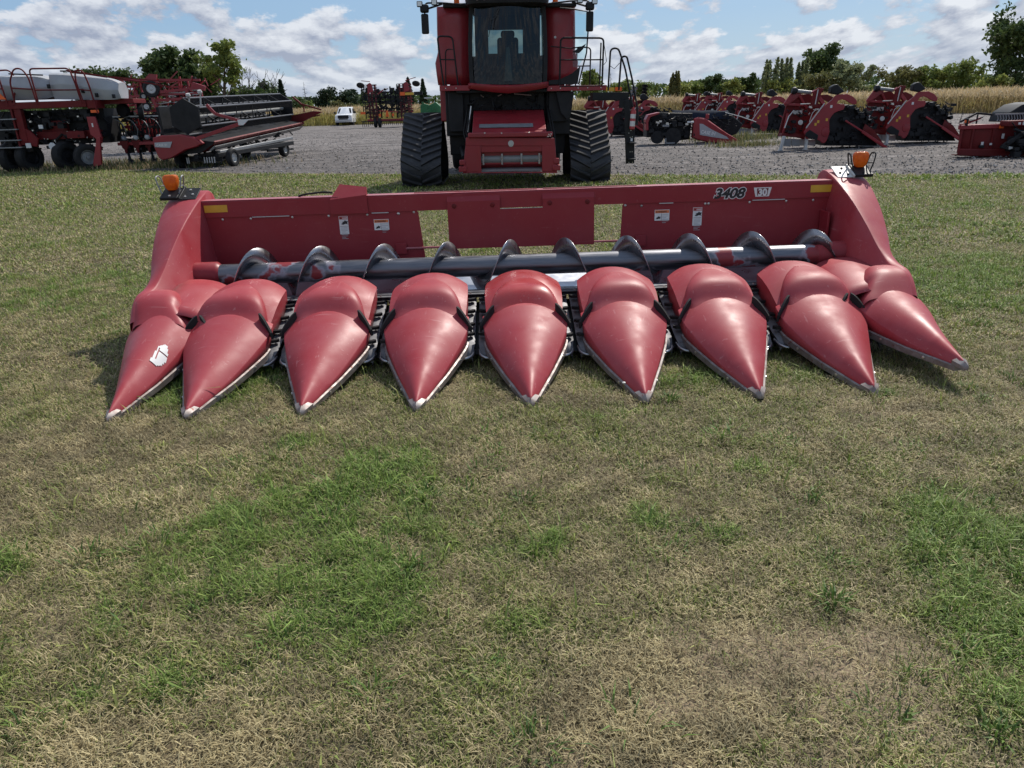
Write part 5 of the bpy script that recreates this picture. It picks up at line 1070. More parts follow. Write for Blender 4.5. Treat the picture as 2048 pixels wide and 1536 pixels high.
    MB().lathe([(0, .09), (.02, .085)], (.72, .1, .98), (0, -1, 0), 14).build('round_cap', 'pale', t, 30)
    # far half of the fold
    MB().prism(cp, 'y', 1.7, 1.8).build('end_plate', 'dkred', t, 25)
    return t
hA = parked_head('folded red corn head on two grey stand legs, nearest, in front of the poplars')
dup(hA, (14.0, 30.3, 0), -.02, 'folded red corn head between the nearest folded head and the red grain header')
dup(hA, (10.75+1.2, 40.5, .01), .05, 'folded red corn head directly left of the nearest folded head, half hidden behind it')
dup(hA, (13.1, 58, .18), .0, 'small far folded corn head seen above the black draper header, against the field')
dup(hA, (6.1, 44.5, .05), .06, 'folded corn head just right of the combine ladder, at the end of the row')
dup(hA, (4.35, 43.5, .05), .0, 'folded corn head half hidden behind the combine ladder and right track')
dup(hA, (14.6, 57.5, .18), .02, 'far folded corn head partly behind the one left of the nearest folded head')
# ------------------------------------------------------------------ draper header lying on the gravel
DR = thing('draper_header', 'black draper header lying on the gravel with a red pointed end divider', 'header', (8.5, 35.2, 0))
def xo(p, o=8.5): return [(x-o, z) for x, z in p]
dv = MB(); secs = []
for x, z0, z1, y in ((8.54, .30, .98, .0), (8.58, .27, 1.10, -.03), (8.75, .18, 1.16, -.04), (9.10, .10, 1.09, -.04), (9.6, .02, .75, -.04), (10.05, -.03, .45, -.03), (10.55, -.06, .16, -.02), (10.70, -.05, .06, 0)):
    X = x-8.5; m_ = (z0+z1)/2; secs.append([(X, y, z0), (X, y-.05, z0+.05*(z1-z0)), (X, y-.06, m_), (X, y-.05, z1-.06*(z1-z0)), (X, y, z1), (X, .22, z1-.02), (X, .22, z0)])
dv = MB().loft(secs, cap=True, close=True).build('end_divider', 'red', DR, 35)
MB().prism([(2.18, -.05), (2.05, .14), (2.45, .06), (2.18, -.08)], 'y', -.03, .1).build('divider_point', 'black', dv, 20)
MB().prism(xo([(8.80, .88), (8.95, .86), (9.35, .62), (10.05, .29), (10.18, .17), (9.5, .27), (8.84, .40)]), 'y', -.110, -.100).build('decal_panel', 'greyink', dv, 0)
lettering('decal_lettering', 'CASE IH', 'white', dv, .20, (.35, -.114, .475), (PI/2, math.radians(10.5), 0), .006, .12, .001, .95)
bk = MB(); bk.box(-2.0, .0, .25, 1.2, .35, .9).prism([(-2.0, .75), (-1.95, 1.28), (-1.5, 1.40), (.1, 1.32), (0, .2), (-.9, .12), (-1.7, .65)], 'y', .4, .9); bk.build('header_frame', 'black', DR, 25, bevel=.03)
cl = MB(); clutter(cl, 120, -1.9, .2, .0, .4, .3, 1.25, .07, .35); cl.build('hydraulic_parts', 'black', DR, 25)
cl = MB(); clutter(cl, 16, -1.7, -.2, -.05, .1, .7, 1.1, .04, .2); cl.build('bright_fittings', 'bolt', DR, 25)
MB().box(-.25, .05, -.1, 0, .92, 1.0).build('white_cover', 'white', DR, 20, bevel=.02); MB().box(-1.35, -1.05, -.06, .2, .78, .88).build('grey_cover', 'grey', DR, 20, bevel=.02)
MB().prism([(-2.06, .66), (-2.1, 1.12), (-2.0, 1.32), (-1.5, 1.42), (-1.5, 1.34), (-1.9, 1.22), (-1.98, 1.0), (-1.96, .66)], 'y', .0, .6).build('red_end_frame', 'red', DR, 25, bevel=.02)
MB().lathe([(-.1, .16), (-.1, .28), (.1, .28), (.1, .16)], (-1.55, .1, .35), (0, 1, 0), 22).lathe([(-.1, .2), (-.1, .36), (.1, .36), (.1, .2)], (-.85, .05, .38), (0, 1, 0), 22).build('transport_wheel', 'rubber', DR, 40)
MB().box(-1.22, -.78, -.1, 0, .06, .12).box(-1.22, -1.16, -.1, 0, .1, .3).build('stand', 'grey', DR, 20)
cv = []
for x in np.linspace(-.7, 1.9, 12): cv.append([(x, .9, 1.02), (x, 1.0, 1.30+.03*math.sin(x*5)), (x, 1.2, 1.45-.04*x+.02*math.sin(x*7)), (x, 1.7, 1.40-.04*x)])
MB().loft(cv).build('folded_canvas', 'blue', DR, 50)
MB().prism([(.7, .15), (.85, 1.1), (1.6, 1.25), (2.1, 1.15), (2.6, .75), (2.35, .35), (1.6, .1)], 'y', 1.0, 1.9).build('reel_end', 'black', DR, 25, bevel=.04)
cl = MB(); clutter(cl, 40, .8, 2.2, .3, 1.0, .6, 1.25, .05, .4); cl.build('reel_parts', 'black', DR, 25)
MB().box(.60, .74, .0, .1, 1.08, 1.28).build('red_latch', 'red', DR, 20, bevel=.01); MB().tube([(1.7, .9, 1.3), (2.4, .8, 1.1), (3.1, .7, .85)], .02, 6).build('steel_rod', 'pale', DR, 30)
# ------------------------------------------------------------------ disc gang standing upright
DG = thing('disc_gang', 'upright black disc gang with bright blades standing behind the folded heads', 'disc harrow', (7.1, 46, .06))
for (x0, z0, x1, z1, nm) in ((.0, .8, .55, 2.55, 'disc_blades'), (1.02, .9, 1.15, 2.65, 'disc_blades')):
    for k in range(11):
        f = k/10; MB().lathe([(-.02, .05), (0, .19), (.012, .19), (.03, .05)], (x0+(x1-x0)*f, 0, z0+(z1-z0)*f), (.3, .5, 1), 14).build('disc_blade', 'steel' if x0 < .5 and k > 3 else 'black', DG, 40)
MB().bar((.0, .05, .5), (.55, .05, 2.6), .08).bar((1.02, .05, .5), (1.15, .05, 2.7), .10).bar((.35, .05, 2.15), (1.15, .05, 2.15), .05).bar((.2, .05, 1.4), (1.1, .05, 1.4), .05).bar((0, 0, 0), (0, 0, .6), .1).bar((1.02, 0, 0), (1.02, 0, .6), .1).build('gang_frame', 'black', DG, 20)
# ------------------------------------------------------------------ red grain header cut by the right edge
RR = thing('grain_header', 'dusty red grain header with a black reel cut by the right edge of the photo', 'header', (13.75, 23.4, 0))
pn = MB(); secs = []
for z, y in ((.03, .5), (.06, .12), (.16, .0), (.5, .0), (.93, .0), (.97, .06)): secs.append([(.02-.05*(z > .5)+.12*(z < .1), y, z+.0), (1.2, y, z-.06), (3.6, y-.3, z-.14)])
MB().loft(secs).build('back_sheet', 'dkred', RR, 35, solid=.02)
for x in (.04, .38, 1.0, 1.75, 2.6): MB().box(x-.03, x+.03, -.05-.1*max(0, x-1)*.3, .02, .12, .92).build('stiffener', 'dkred', RR, 25, bevel=.012)
MB().box(-.02, 1.22, -.06, .12, .80, .93).build('top_rail', 'red', RR, 25, bevel=.02); MB().box(1.15, 3.6, -.4, .0, .86, 1.02).build('top_rail', 'dkred', RR, 25, bevel=.02)
MB().prism([(.0, .05), (1.3, -.03), (3.6, -.12), (3.6, .12), (1.3, .2), (.0, .26)], 'y', -.10, -.02).build('lower_beam', 'dkred', RR, 25, bevel=.03)
for x, z, m in ((.04, 1.02, 'hivis'), (1.12, .83, 'hivis')): MB().box(x, x+.14, -.075, -.065, z-.03, z+.05).build('reflector', m, RR, 0)
for x, z, h in ((1.45, .94, .06), (1.58, .94, .09), (1.25, .58, .14), (.66, .38, .10), (.92, .36, .06)): MB().box(x, x+.07, -.42 if z > .9 else -.08, -.40 if z > .9 else -.06, z-h/2, z+h/2).build('label', 'white', RR, 0)
MB().box(.6, .75, -.12, -.05, .26, .34).build('bracket', 'black', RR, 20, bevel=.01); MB().box(.1, .15, -.1, 0, .9, 1.12).build('bracket', 'black', RR, 20, bevel=.01)
MB().prism([(1.65, .95), (1.72, 1.22), (2.05, 1.44), (2.4, 1.50), (3.6, 1.50), (3.6, .95)], 'y', .5, 1.4).build('reel_end_shield', 'black', RR, 25, bevel=.03)
tn = MB(); [tn.tube([(1.25+.085*i, .35, 1.20), (1.29+.085*i, .32, 1.05), (1.25+.085*i, .3, 1.0)], .012, 5) for i in range(26)]; tn.box(1.2, 3.4, .33, .39, 1.17, 1.21); tn.build('reel_tines', 'grey', RR, 30)
MB().bar((.25, .5, 1.0), (.72, .5, 1.24), .05, .06).bar((.70, .5, 1.24), (1.2, .5, 1.18), .05, .06).bar((.3, .4, .96), (.9, .45, 1.12), .03).bar((.75, .5, .9), (.75, .5, 1.2), .04).bar((.1, .3, .96), (.2, .35, 1.3), .02).build('reel_arm', 'black', RR, 25, bevel=.01)
MB().bar((.45, .45, .96), (.85, .48, 1.10), .05).build('red_strut', 'red', RR, 20)
MB().bar((1.05, -.5, .30), (1.9, -.62, .92), .13, .12).bar((1.0, -.5, .30), (1.25, -.52, .24), .12, .08).bar((1.0, -.5, .26), (1.2, -.5, .42), .04).build('lift_arm', 'black', RR, 25, bevel=.015)
cl = MB(); clutter(cl, 90, 1.35, 2.6, -.7, -.3, .05, .75, .09, .4); cl.build('drive_parts', 'black', RR, 25)
MB().prism([(1.2, .22), (1.45, .26), (1.2, .31)], 'y', -.58, -.5).build('worn_tip', 'pale', RR, 20)

# ------------------------------------------------------------------ planter at the left
PL = thing('planter', 'large red folded planter with two grey white seed tanks and a railed platform', 'planter', (-17.5, 31.2, 0))
def rp(x): return x+17.5
def tank(x0, x1, z0, z1, d0, d1, drop, nm='seed_tank'):
    secs = []
    for t in np.linspace(0, 1, 13):
        x = x0+(x1-x0)*t; e = min(1, .70+.9*min(t, 1-t)/.14*.30) if True else 1; zt = z1-drop*t**1.6; zl = z0-drop*.3*t; zm = zl+(zt-zl)*(.56+.06*math.sin(t*6)); ym = (d0+d1)/2; hw = (d1-d0)/2*e; zt2 = zl+(zt-zl)*(.86+.14*min(1, min(t+.2, (1-t)+.02)/.14)); zl2 = zl+(zt-zl)*.18*(1-min(1, min(t+.3, (1-t)+.1)/.2))
        secs.append([(x, ym-hw*.72, zl2), (x, ym-hw, zm-.04), (x, ym-hw, zm), (x, ym-hw*.80, zt2-.05), (x, ym-hw*.6, zt2), (x, ym, zt2+.03), (x, ym+hw*.6, zt2), (x, ym+hw, zm), (x, ym+hw*.72, zl2)])
    return MB().loft(secs, cap=True, close=True).build(nm, 'tank', PL, 28)
T1 = tank(-2.75, -.14, 2.72, 3.60, -.2, 1.6, .05); T2 = tank(-.05, 2.55, 2.68, 3.62, -.2, 1.0, .34)
for x, z in ((1.25, 2.95), (1.75, 2.78), (2.4, 2.72), (-.02, 3.15)): MB().box(x-.04, x+.05, -.24, -.12, z-.08, z+.07).build('tank_latch', 'black', T2, 25, bevel=.015)
MB().bar((-1.5, -.05, 3.64), (-.25, .0, 3.56), .07, .05).bar((.5, -.05, 3.68), (1.1, -.05, 3.66), .08, .05).build('lid_strap', 'black', PL, 20)
MB().bar((.75, -.1, 3.68), (2.2, .0, 3.42), .07, .07).bar((2.2, 0, 3.42), (4.2, .5, 3.05), .05, .05).bar((2.2, .1, 3.44), (4.3, .7, 3.2), .06, .04).build('marker_arm', 'dkred', PL, 20)
fr = MB(); fr.box(-2.8, 1.35, -.35, .0, 2.36, 2.60).box(-2.8, 2.9, .3, 1.4, 2.45, 2.62).box(1.35, 1.75, -.3, .3, 2.3, 2.60).box(-1.52, -1.25, -.32, -.1, 1.15, 2.6).box(-2.8, -1.5, -.33, -.15, 2.42, 2.68)
fr.prism([(-1.6, 1.05), (-1.5, 1.75), (-1.1, 1.55), (-.85, 1.25), (-.95, .95)], 'y', -.3, -.2).box(-1.1, 1.4, .1, .5, 1.20, 1.50).box(-2.8, 1.3, .6, .9, 1.2, 1.5).box(.25, .95, -.2, .1, 1.22, 1.48).box(-.9, .1, .2, .5, 1.2, 1.9); fr.build('main_frame', 'dkred', PL, 25, bevel=.015)
for i, z in enumerate((.95, 1.22, 1.62, 2.0)): MB().box(-2.7, -1.48, -.45, -.22, z-.015, z+.025).build('access_step', 'grey', PL, 20)
MB().box(-1.62, -1.56, -.36, -.24, .95, 2.4).build('step_stringer', 'dkred', PL, 20); MB().box(-1.35, -1.15, -.36, -.33, .92, 1.1).build('white_tag', 'white', PL, 20)
def rl(p, r=.03): MB().tube(arc(p, 5, .16), r, 8).build('handrail', 'dkred', PL, 50)
y_ = -.35
for p in ([(-2.6, y_, 2.5), (-2.5, y_, 3.72), (-2.0, y_, 3.8), (-1.75, y_, 3.6), (-1.66, y_, 2.5)], [(-2.3, y_+.6, 2.5), (-2.2, y_+.6, 3.78), (-1.65, y_+.6, 3.8), (-1.45, y_+.6, 3.5), (-1.44, y_, 2.5)], [(-1.36, y_, 2.55), (-1.36, y_, 3.35), (-1.1, y_, 3.80), (-.80, y_, 3.80), (-.62, y_, 3.5), (-.52, y_, 2.5)],
          [(-.46, y_, 2.5), (-.52, y_, 3.78), (1.0, y_, 3.75), (1.12, y_, 3.2), (1.2, y_, 2.5)], [(1.28, y_, 2.5), (1.15, y_, 3.3), (1.22, y_, 3.68), (1.50, y_, 3.66), (1.62, y_, 3.2), (1.74, y_, 2.1)]): rl(p)
for a, b, za, zb in ((-2.55, -1.7, 3.16, 3.10), (-1.36, -.55, 3.12, 3.05), (-.50, 1.14, 3.02, 2.98), (1.2, 1.66, 3.0, 2.93)): rl([(a, y_, za), (b, y_, zb)], .024)
MB().prism([(-2.3, 2.74), (-1.98, 3.04), (-1.90, 3.04), (-1.62, 2.72)], 'y', -.42, -.40).build('slow_vehicle_triangle', 'hivis', PL, 0)
uc = MB(); uc.box(-2.8, 1.6, .4, 1.5, 1.0, 2.3); clutter(uc, 150, -2.6, 1.6, -.15, .4, .75, 2.25, .09, .5); uc.build('underframe_parts', 'black', PL, 25)
cl = MB(); clutter(cl, 22, -1.2, 1.3, -.22, -.1, 1.0, 2.2, .03, .1); cl.build('bright_fittings', 'bolt', PL, 25)
MB().box(-.74, -.58, -.25, -.2, 1.62, 1.76).build('white_label', 'white', PL, 0); MB().lathe([(0, .15), (.02, .14)], (-.35, -.3, .95), (0, -1, 0), 9).build('white_disc', 'white', PL, 20); MB().lathe([(0, .05), (.02, .04)], (-.24, -.3, .76), (0, -1, 0), 8).build('white_disc', 'white', PL, 20)
def wheel(x, y, r, w_, yaw, par, hub='grey', nm='wheel'):
    ax = (math.cos(yaw), math.sin(yaw), 0); h = w_/2
    o = MB().lathe([(-h*.8, r*.55), (-h, r*.72), (-h*.92, r*.9), (-h*.55, r), (0, r*1.01), (h*.55, r), (h*.92, r*.9), (h, r*.72), (h*.8, r*.55)], (x, y, r), ax, 30, cap=False).build(nm, 'rubber', par, 40)
    MB().lathe([(-h*.9, r*.6), (-h*.62, r*.5), (-h*.2, r*.42), (-h*.25, r*.15), (-h*.5, r*.12), (-h*.5, .001), (h*.5, .001), (h*.5, r*.12), (h*.25, r*.15), (h*.2, r*.42), (h*.62, r*.5), (h*.6, r*.56)], (x, y, r), ax, 24, cap=False).build('rim', hub, o, 40); return o
wheel(-1.6, .1, .56, .42, -.35, PL, 'black'); wheel(-2.3, .1, .56, .42, -.35, PL, 'black'); wheel(-.05, .0, .56, .42, -.5, PL, 'black'); wheel(.92, -.25, .50, .44, -.9, PL, 'grey')
MB().prism([(1.30, 2.0), (1.62, 2.0), (1.72, 1.2), (1.66, 1.0), (1.30, 1.35)], 'y', -.42, -.32).prism([(1.58, 1.22), (1.72, 1.26), (1.55, .20), (1.25, .14), (1.22, .25)], 'y', -.55, -.45).build('wheel_arm', 'red', PL, 25, bevel=.015)
MB().box(1.44, 1.50, -.43, -.42, 1.62, 1.76).build('white_label', 'white', PL, 0); MB().box(1.48, 1.78, -.36, -.32, 2.14, 2.24).build('orange_reflector', 'hivis', PL, 0)
# folded wing with its row units and seed hoses
wg = MB(); wg.bar((1.7, .9, 1.95), (6.2, 2.2, 1.90), .18, .10).bar((1.7, 1.0, .95), (4.2, 1.9, .98), .2, .2).bar((1.7, 1.6, 1.3), (4.2, 2.4, 1.3), .2, .2); wg.build('wing_toolbar', 'black', PL, 25, bevel=.02)
MB().bar((1.7, .82, 1.97), (6.2, 2.1, 1.92), .05, .05).build('seed_rail', 'pale', PL, 20)
for k in range(6):
    x = 2.05+.40*k; y = 1.0+.28*k*.6
    ru = MB(); ru.box(x-.09, x+.09, y-.2, y+.2, .55, .95).box(x-.14, x+.12, y-.35, y+.1, .95, 1.12).bar((x, y-.2, .6), (x+.12, y-.4, .25), .09).lathe([(-.03, .2), (.03, .2)], (x+.05, y-.3, .22), (1, .3, 0), 18).lathe([(-.03, .15), (.03, .15)], (x+.22, y-.42, .17), (1, .3, 0), 14); clutter(ru, 12, x-.15, x+.15, y-.4, y, .3, 1.3, .035, .18)
    U = ru.build('row_unit', 'black', PL, 25)
    MB().prism([(x-.17, 1.04), (x+.17, 1.04), (x+.11, .74), (x-.09, .74)], 'y', y-.42, y-.32).prism([(x-.06, .78), (x+.08, .78), (x+.05, .55), (x-.02, .55)], 'y', y-.40, y-.34).build('red_hopper', 'dkred', U, 20, bevel=.01)
    MB().lathe([(0, .1), (.06, .11), (.12, .05)], (x+.02, y-.4, 1.12), (.5, -.3, .5), 14).build('meter_cover', 'pale' if k else 'grey', U, 35)
    hb = MB(); hb.tube(arc([(x-.25, y-.2, 1.92), (x-.05, y-.35, 1.86), (x+.1, y-.42, 1.62), (x+.02, y-.35, 1.12)], 5, .2), .028, 7).tube(arc([(x+.30, y-.1, 1.95), (x+.05, y-.3, 1.85), (x-.12, y-.4, 1.5), (x-.02, y-.3, 1.1)], 5, .25), .024, 7); hb.build('seed_hose', 'rubber', U, 60)
    gl = MB().tube(arc([(x-.3, y-.3, 1.9), (x+.06, y-.44, 1.80), (x+.22, y-.44, 1.45), (x+.1, y-.4, 1.15)], 5, .2), .015, 6).build('grey_hose', 'grey', U, 60)
MB().lathe([(-.1, .25), (.1, .25)], (2.15, .9, 2.2), (.3, 1, 0), 20).lathe([(-.1, .33), (.1, .33)], (2.75, 1.1, 2.12), (1, .4, 0), 20).build('fan_housing', 'black', PL, 40)
MB().box(1.7, 4.4, 2.3, 2.5, .55, 2.05).build('dark_backdrop', 'black', PL, 20)  # added black box, darkens the view behind the row units
for q_ in range(14): MB().bar((1.75+.18*q_, 1.9-.05*q_, 1.15), (1.8+.18*q_, 1.7-.05*q_, 1.95), .07).build('red_link', 'red', PL, 20)
MB().box(1.7, 4.3, .75, .85, .86, .98).box(1.7, 4.3, 1.4, 1.5, 1.5, 1.62).build('wing_beam', 'red', PL, 20, bevel=.01)
for _ in range(90): clutter(MB(), 1, 1.7, 4.2, .9, 1.9, 1.0, 2.3, .06, .4).build('hydraulic_part', 'black', PL, 25)
# ------------------------------------------------------------------ folded red implement behind the planter
RI = thing('folded_implement', 'tangled red folded field implement with gauge wheels high in the air', 'implement', (-18.6, 45, .03))
b = MB()
for z, y in ((3.9, 0), (3.55, .6), (3.0, 0), (2.55, .5), (2.2, .2)): b.bar((-2.8, y, z), (1.7, y, z-.15+.25*(z < 3.2)), .12, .12)
for i in range(13): x = -2.7+i*.36; b.bar((x, random.uniform(0, .5), random.uniform(.3, 1.)), (x+random.uniform(-.25, .25), random.uniform(0, .6), random.uniform(3.0, 4.0)), .09, .09)
for i in range(120): p = Vector((random.uniform(-2.8, 2.4), random.uniform(-.1, .8), random.uniform(.9, 3.9))); q = p+Vector((random.uniform(-.6, .6), random.uniform(-.2, .2), random.uniform(-.5, .5))); b.bar(p, q, random.uniform(.035, .07))
b.prism([(-1.3, 3.9), (-1.0, 4.15), (-.6, 4.1), (-.7, 3.5), (-1.1, 3.5)], 'y', -.2, -.1).bar((-1.2, -.2, 3.6), (-.5, -.2, .5), .16, .12).bar((-1.1, -.1, 3.15), (1.6, .0, 3.35), .16, .14).bar((-1.1, -.1, 2.75), (1.6, .0, 2.85), .16, .14).bar((.9, -.1, 3.3), (.75, -.1, .4), .16, .12).bar((1.2, .0, 3.55), (1.9, 0, 3.3), .2, .25)
b.build('red_frame', 'red', RI, 20)
[MB().bar((x, .3, z), (x+random.uniform(-.2, .3), .2, z-random.uniform(.2, .5)), .05).build('spring_shank', 'black', RI, 20) for x, z in [(random.uniform(-2.5, 1.6), random.uniform(1., 3.7)) for _ in range(70)]]
for _ in range(60): clutter(MB(), 1, -2.5, 1.5, .3, .9, 2., 3.9, .09, .4).build('hydraulic_part', 'black', RI, 20)
b = MB(); [b.bar((random.uniform(-2.4, .2), -.05, z), (random.uniform(.0, 1.5), -.05, z+random.uniform(-.2, .2)), .03) for z in np.linspace(1.1, 3.3, 16)]; b.build('bright_rods', 'pale', RI, 20)
def hi_wheel(x, z, r, par):
    o = MB().lathe([(-.1, r*.6), (-.12, r*.85), (-.07, r), (.07, r), (.12, r*.85), (.1, r*.6)], (x, -.3, z), (.45, -1, 0), 24, cap=False).build('gauge_wheel', 'rubber', par, 40); MB().lathe([(.05, r*.58), (.08, r*.5), (.06, r*.2), (.1, r*.12)], (x, -.3, z), (.45, -1, 0), 20).build('rim', 'pale', o, 40)
hi_wheel(-1.0, 3.36, .44, RI); hi_wheel(-1.45, 2.45, .26, RI); hi_wheel(-1.5, 3.0, .2, RI)
for i in range(7): MB().box(1.15, 1.5, -.05, .02, 1.9+.22*i, 2.02+.22*i).build('white_slat', 'pale', RI, 20)
# ------------------------------------------------------------------ grain head on its transport trailer
GD = thing('grain_header', 'red grain head with a long black reel riding on a low trailer', 'grain head', (-12.0, 29.6, 0)); TRL = thing('header_trailer', 'low black header trailer carrying the grain head', 'trailer', (-11.5, 30.2, 0))
LX, LY = .95, 11.6; LU = Vector((LX, LY, 0)).normalized()   # along the head
def gp(s, d, z): # s metres along the head, d metres towards its front (to the right of the photo), z height
    p = LU*s+Vector((LU.y, -LU.x, 0))*d; return (p.x, p.y, z)
es = MB(); out = [(-1.28, 1.18), (-1.0, 1.24), (-.2, 1.26), (.35, 1.12), (.62, .92), (.35, .80), (-.1, .70), (-.7, .42), (-1.05, .36), (-1.2, .45), (-1.30, .9)]
V = [gp(-.08, d, z) for d, z in out]+[gp(.22, d, z) for d, z in out]; n = len(out)
es.add(V, [tuple(range(n)), tuple(range(2*n-1, n-1, -1))]+[(i, n+i, n+(i+1) % n, (i+1) % n) for i in range(n)]); ES = es.build('end_shield', 'red', GD, 30, bevel=.03)
dc = [(-1.22, 1.0), (-.52, 1.02), (-.64, .80), (-.95, .82), (-1.24, .84)]; MB().add([gp(-.112, d, z) for d, z in dc], [tuple(range(5))]).build('decal_panel', 'greyink', ES, 0)
ang = math.atan2(-LU.x, LU.y); lettering('decal_lettering', 'CASE IH', 'white', ES, .125, gp(-.116, -1.16, .865), (PI/2, 0, ang), .003, .05, .001, .95)
tb = MB(); sec_ = [(.35, .55), (.9, .86), (.95, .95), (.2, 1.05), (-.9, 1.2), (-1.1, .6), (-.8, .5)]
tb.loft([[gp(s, d, z+.045*s) for d, z in sec_] for s in (.2, 10.8)], cap=True, close=True).build('shaded_table', 'black', GD, 25)  # black puts the shade under the reel into the red table's colour
MB().loft([[gp(s, d, z+.045*s) for d, z in ((.42, .58), (.93, .86), (.975, .93), (.93, .97), (.45, .70))] for s in (.25, 10.7)], cap=True, close=True).build('front_skirt', 'dkred', GD, 25)
MB().loft([[gp(s, d, z+.03*s) for d, z in ((-.95, 1.0), (-1.0, 2.25), (-1.08, 2.25), (-1.05, 1.0))] for s in (.25, 10.7)], cap=True, close=True).build('back_sheet', 'black', GD, 25)  # added black sheet, standing in for the shade seen through the reel
MB().loft([[gp(s, d, z+.045*s) for d, z in ((.68, .64), (.88, .79), (.94, .77), (.72, .60))] for s in (.3, 10.6)], cap=True, close=True).build('cutter_bar', 'grey', GD, 25)
# reel: six bats round a bright centre tube, hexagonal end plate
rc_d, rc_z, rr_ = -.05, 1.88, .62
hx = [(rc_d+rr_*1.05*math.cos(a), rc_z+rr_*1.05*math.sin(a)) for a in np.linspace(.5, .5+2*PI, 7)[:-1]]
def plate(s): return MB().add([gp(s, d, z+.045*s*.6) for d, z in hx]+[gp(s+.06, d, z+.045*s*.6) for d, z in hx], [tuple(range(6)), tuple(range(11, 5, -1))]+[(i, 6+i, 6+(i+1) % 6, (i+1) % 6) for i in range(6)])
plate(.3).build('reel_end_plate', 'black', GD, 20); plate(10.5).build('reel_end_plate', 'black', GD, 20)
MB().tube([gp(.4, rc_d, rc_z), gp(10.5, rc_d, rc_z+.27)], .11, 12).build('reel_tube', 'pale', GD, 40)
for k, (d, z) in enumerate(hx):
    b = MB(); b.tube([gp(.35, d, z), gp(10.5, d, z+.28)], .035, 8); B_ = b.build('reel_bat', 'reelbat', GD, 40); tn = MB()
    for s in np.arange(.5, 10.4, .10): tn.bar(gp(s, d, z+.027*s), gp(s, d-.08, z-.27+.027*s), .03)
    tn.build('reel_tines', 'black', B_, 0)
for s in (2.0, 3.7, 5.4, 7.1, 8.8):
    b = MB(); [b.bar(gp(s, rc_d, rc_z+.027*s), gp(s, d, z+.027*s), .05, .05) for d, z in hx]; [b.bar(gp(s, *(hx[i][0], hx[i][1]+.027*s)), gp(s, *(hx[(i+1) % 6][0], hx[(i+1) % 6][1]+.027*s)), .03) for i in range(6)]; b.build('reel_spider', 'black', GD, 20)
MB().bar(gp(.0, .25, 1.05), gp(.35, 2.2, 1.62), .13, .13).build('reel_arm', 'red', GD, 20, bevel=.01); MB().bar(gp(.1, .95, 2.28), gp(.15, 1.2, 1.95), .08, .1).bar(gp(.15, 1.2, 1.95), gp(.3, 2.1, 1.66), .08, .1).build('reel_strut', 'red', GD, 20)
MB().add([gp(.2, 2.0, 1.72), gp(.2, 2.45, 1.72), gp(.2, 2.2, 1.52), gp(.2, 2.02, 1.52)], [(0, 3, 2, 1)]).build('white_flag_plate', 'white', GD, 0, solid=.01)
fd = MB(); o2 = [(.2, 1.1), (.4, 1.6), (.8, 1.78), (1.9, 1.95), (2.35, 1.90), (1.6, 1.6), (.8, 1.25)]; fd.add([gp(10.7, d-.4, z) for d, z in o2]+[gp(10.9, d-.4, z) for d, z in o2], [tuple(range(7)), tuple(range(13, 6, -1))]+[(i, 7+i, 7+(i+1) % 7, (i+1) % 7) for i in range(7)]); fd.build('far_divider', 'dkred', GD, 25)
MB().bar(gp(10.8, .5, 2.65), gp(10.8, .9, 2.3), .08).bar(gp(10.8, .9, 2.3), gp(10.8, 1.9, 2.0), .07).bar(gp(10.8, 1., 2.25), gp(10.8, 1.0, 1.9), .06).bar(gp(10.8, .3, 1.5), gp(10.8, 1.8, 1.75), .05).build('divider_rod', 'dkred', GD, 20)
for i in range(60): s, d, z = random.uniform(.3, 9), random.uniform(-.2, .9), random.uniform(.35, .8); p = Vector(gp(s, d, z+.04*s)); q = p+Vector((random.uniform(-.3, .3), random.uniform(-.4, .4), random.uniform(-.15, .15))); MB().bar(p, q, random.uniform(.03, .08)).build('knife_drive_link', 'black', GD, 20)
MB().tube([(.1, .6, 2.3), (.12, .6, 2.56)], .03, 6).lathe([(0, .05), (.08, .09), (.16, .07)], (.12, .6, 2.55), (0, -.3, 1), 12).build('marker_light', 'pale', GD, 35); MB().tube([(.45, .8, 2.3), (.5, .8, 2.68)], .03, 6).lathe([(0, .05), (.08, .09), (.16, .07)], (.5, .8, 2.66), (0, -.3, 1), 12).build('marker_light', 'pale', GD, 35)
def tp_(s, d, z): p = Vector(gp(s, d, z)); return (p.x-.5, p.y-.6, z)
b = MB(); b.bar(tp_(.3, .1, .42), tp_(9.5, .1, .55), .16, .18).bar(tp_(.9, -.75, .36), tp_(.9, 1.35, .36), .14, .14).bar(tp_(6.6, -.7, .45), tp_(6.6, 1.3, .45), .12, .12).bar(tp_(.4, .9, .45), tp_(6.6, 1.7, .60), .14, .16); [b.bar(tp_(s, .1, .45), tp_(s, -.2, .95+.03*s), .09) for s in (1.2, 4, 6.6)]; b.build('trailer_frame', 'black', TRL, 20, bevel=.01)
MB().bar(tp_(.7, .85, .55), tp_(7.0, 1.55, .80), .14, .12).build('rail_tube', 'grey', TRL, 20, bevel=.02)
for s, d in ((.75, -.72), (.75, 1.35), (6.6, -.6), (6.6, 1.25)): p = tp_(s, d, 0); wheel(p[0], p[1], .34, .24, -.25, TRL, 'pale' if d > 0 else 'black')
MB().bar(tp_(.6, -.3, .32), tp_(.6, 1.0, .30), .05, .16).build('rear_board', 'black', TRL, 20)
hb = MB(); [hb.box(tp_(.55, d, 0)[0]-.02, tp_(.55, d, 0)[0]+.02, tp_(.5, d, 0)[1]-.08, tp_(.5, d, 0)[1]-.06, .18, .40) for d in (.35, .45, .55, .65, .75, -.35, -.28)]; hb.build('hazard_stripes', 'pale', TRL, 0)
MB().bar(tp_(7.0, .3, .25), tp_(9.6, .6, .2), .08).bar(tp_(7., 0, .3), tp_(9.6, .6, .2), .07).build('drawbar', 'black', TRL, 20)

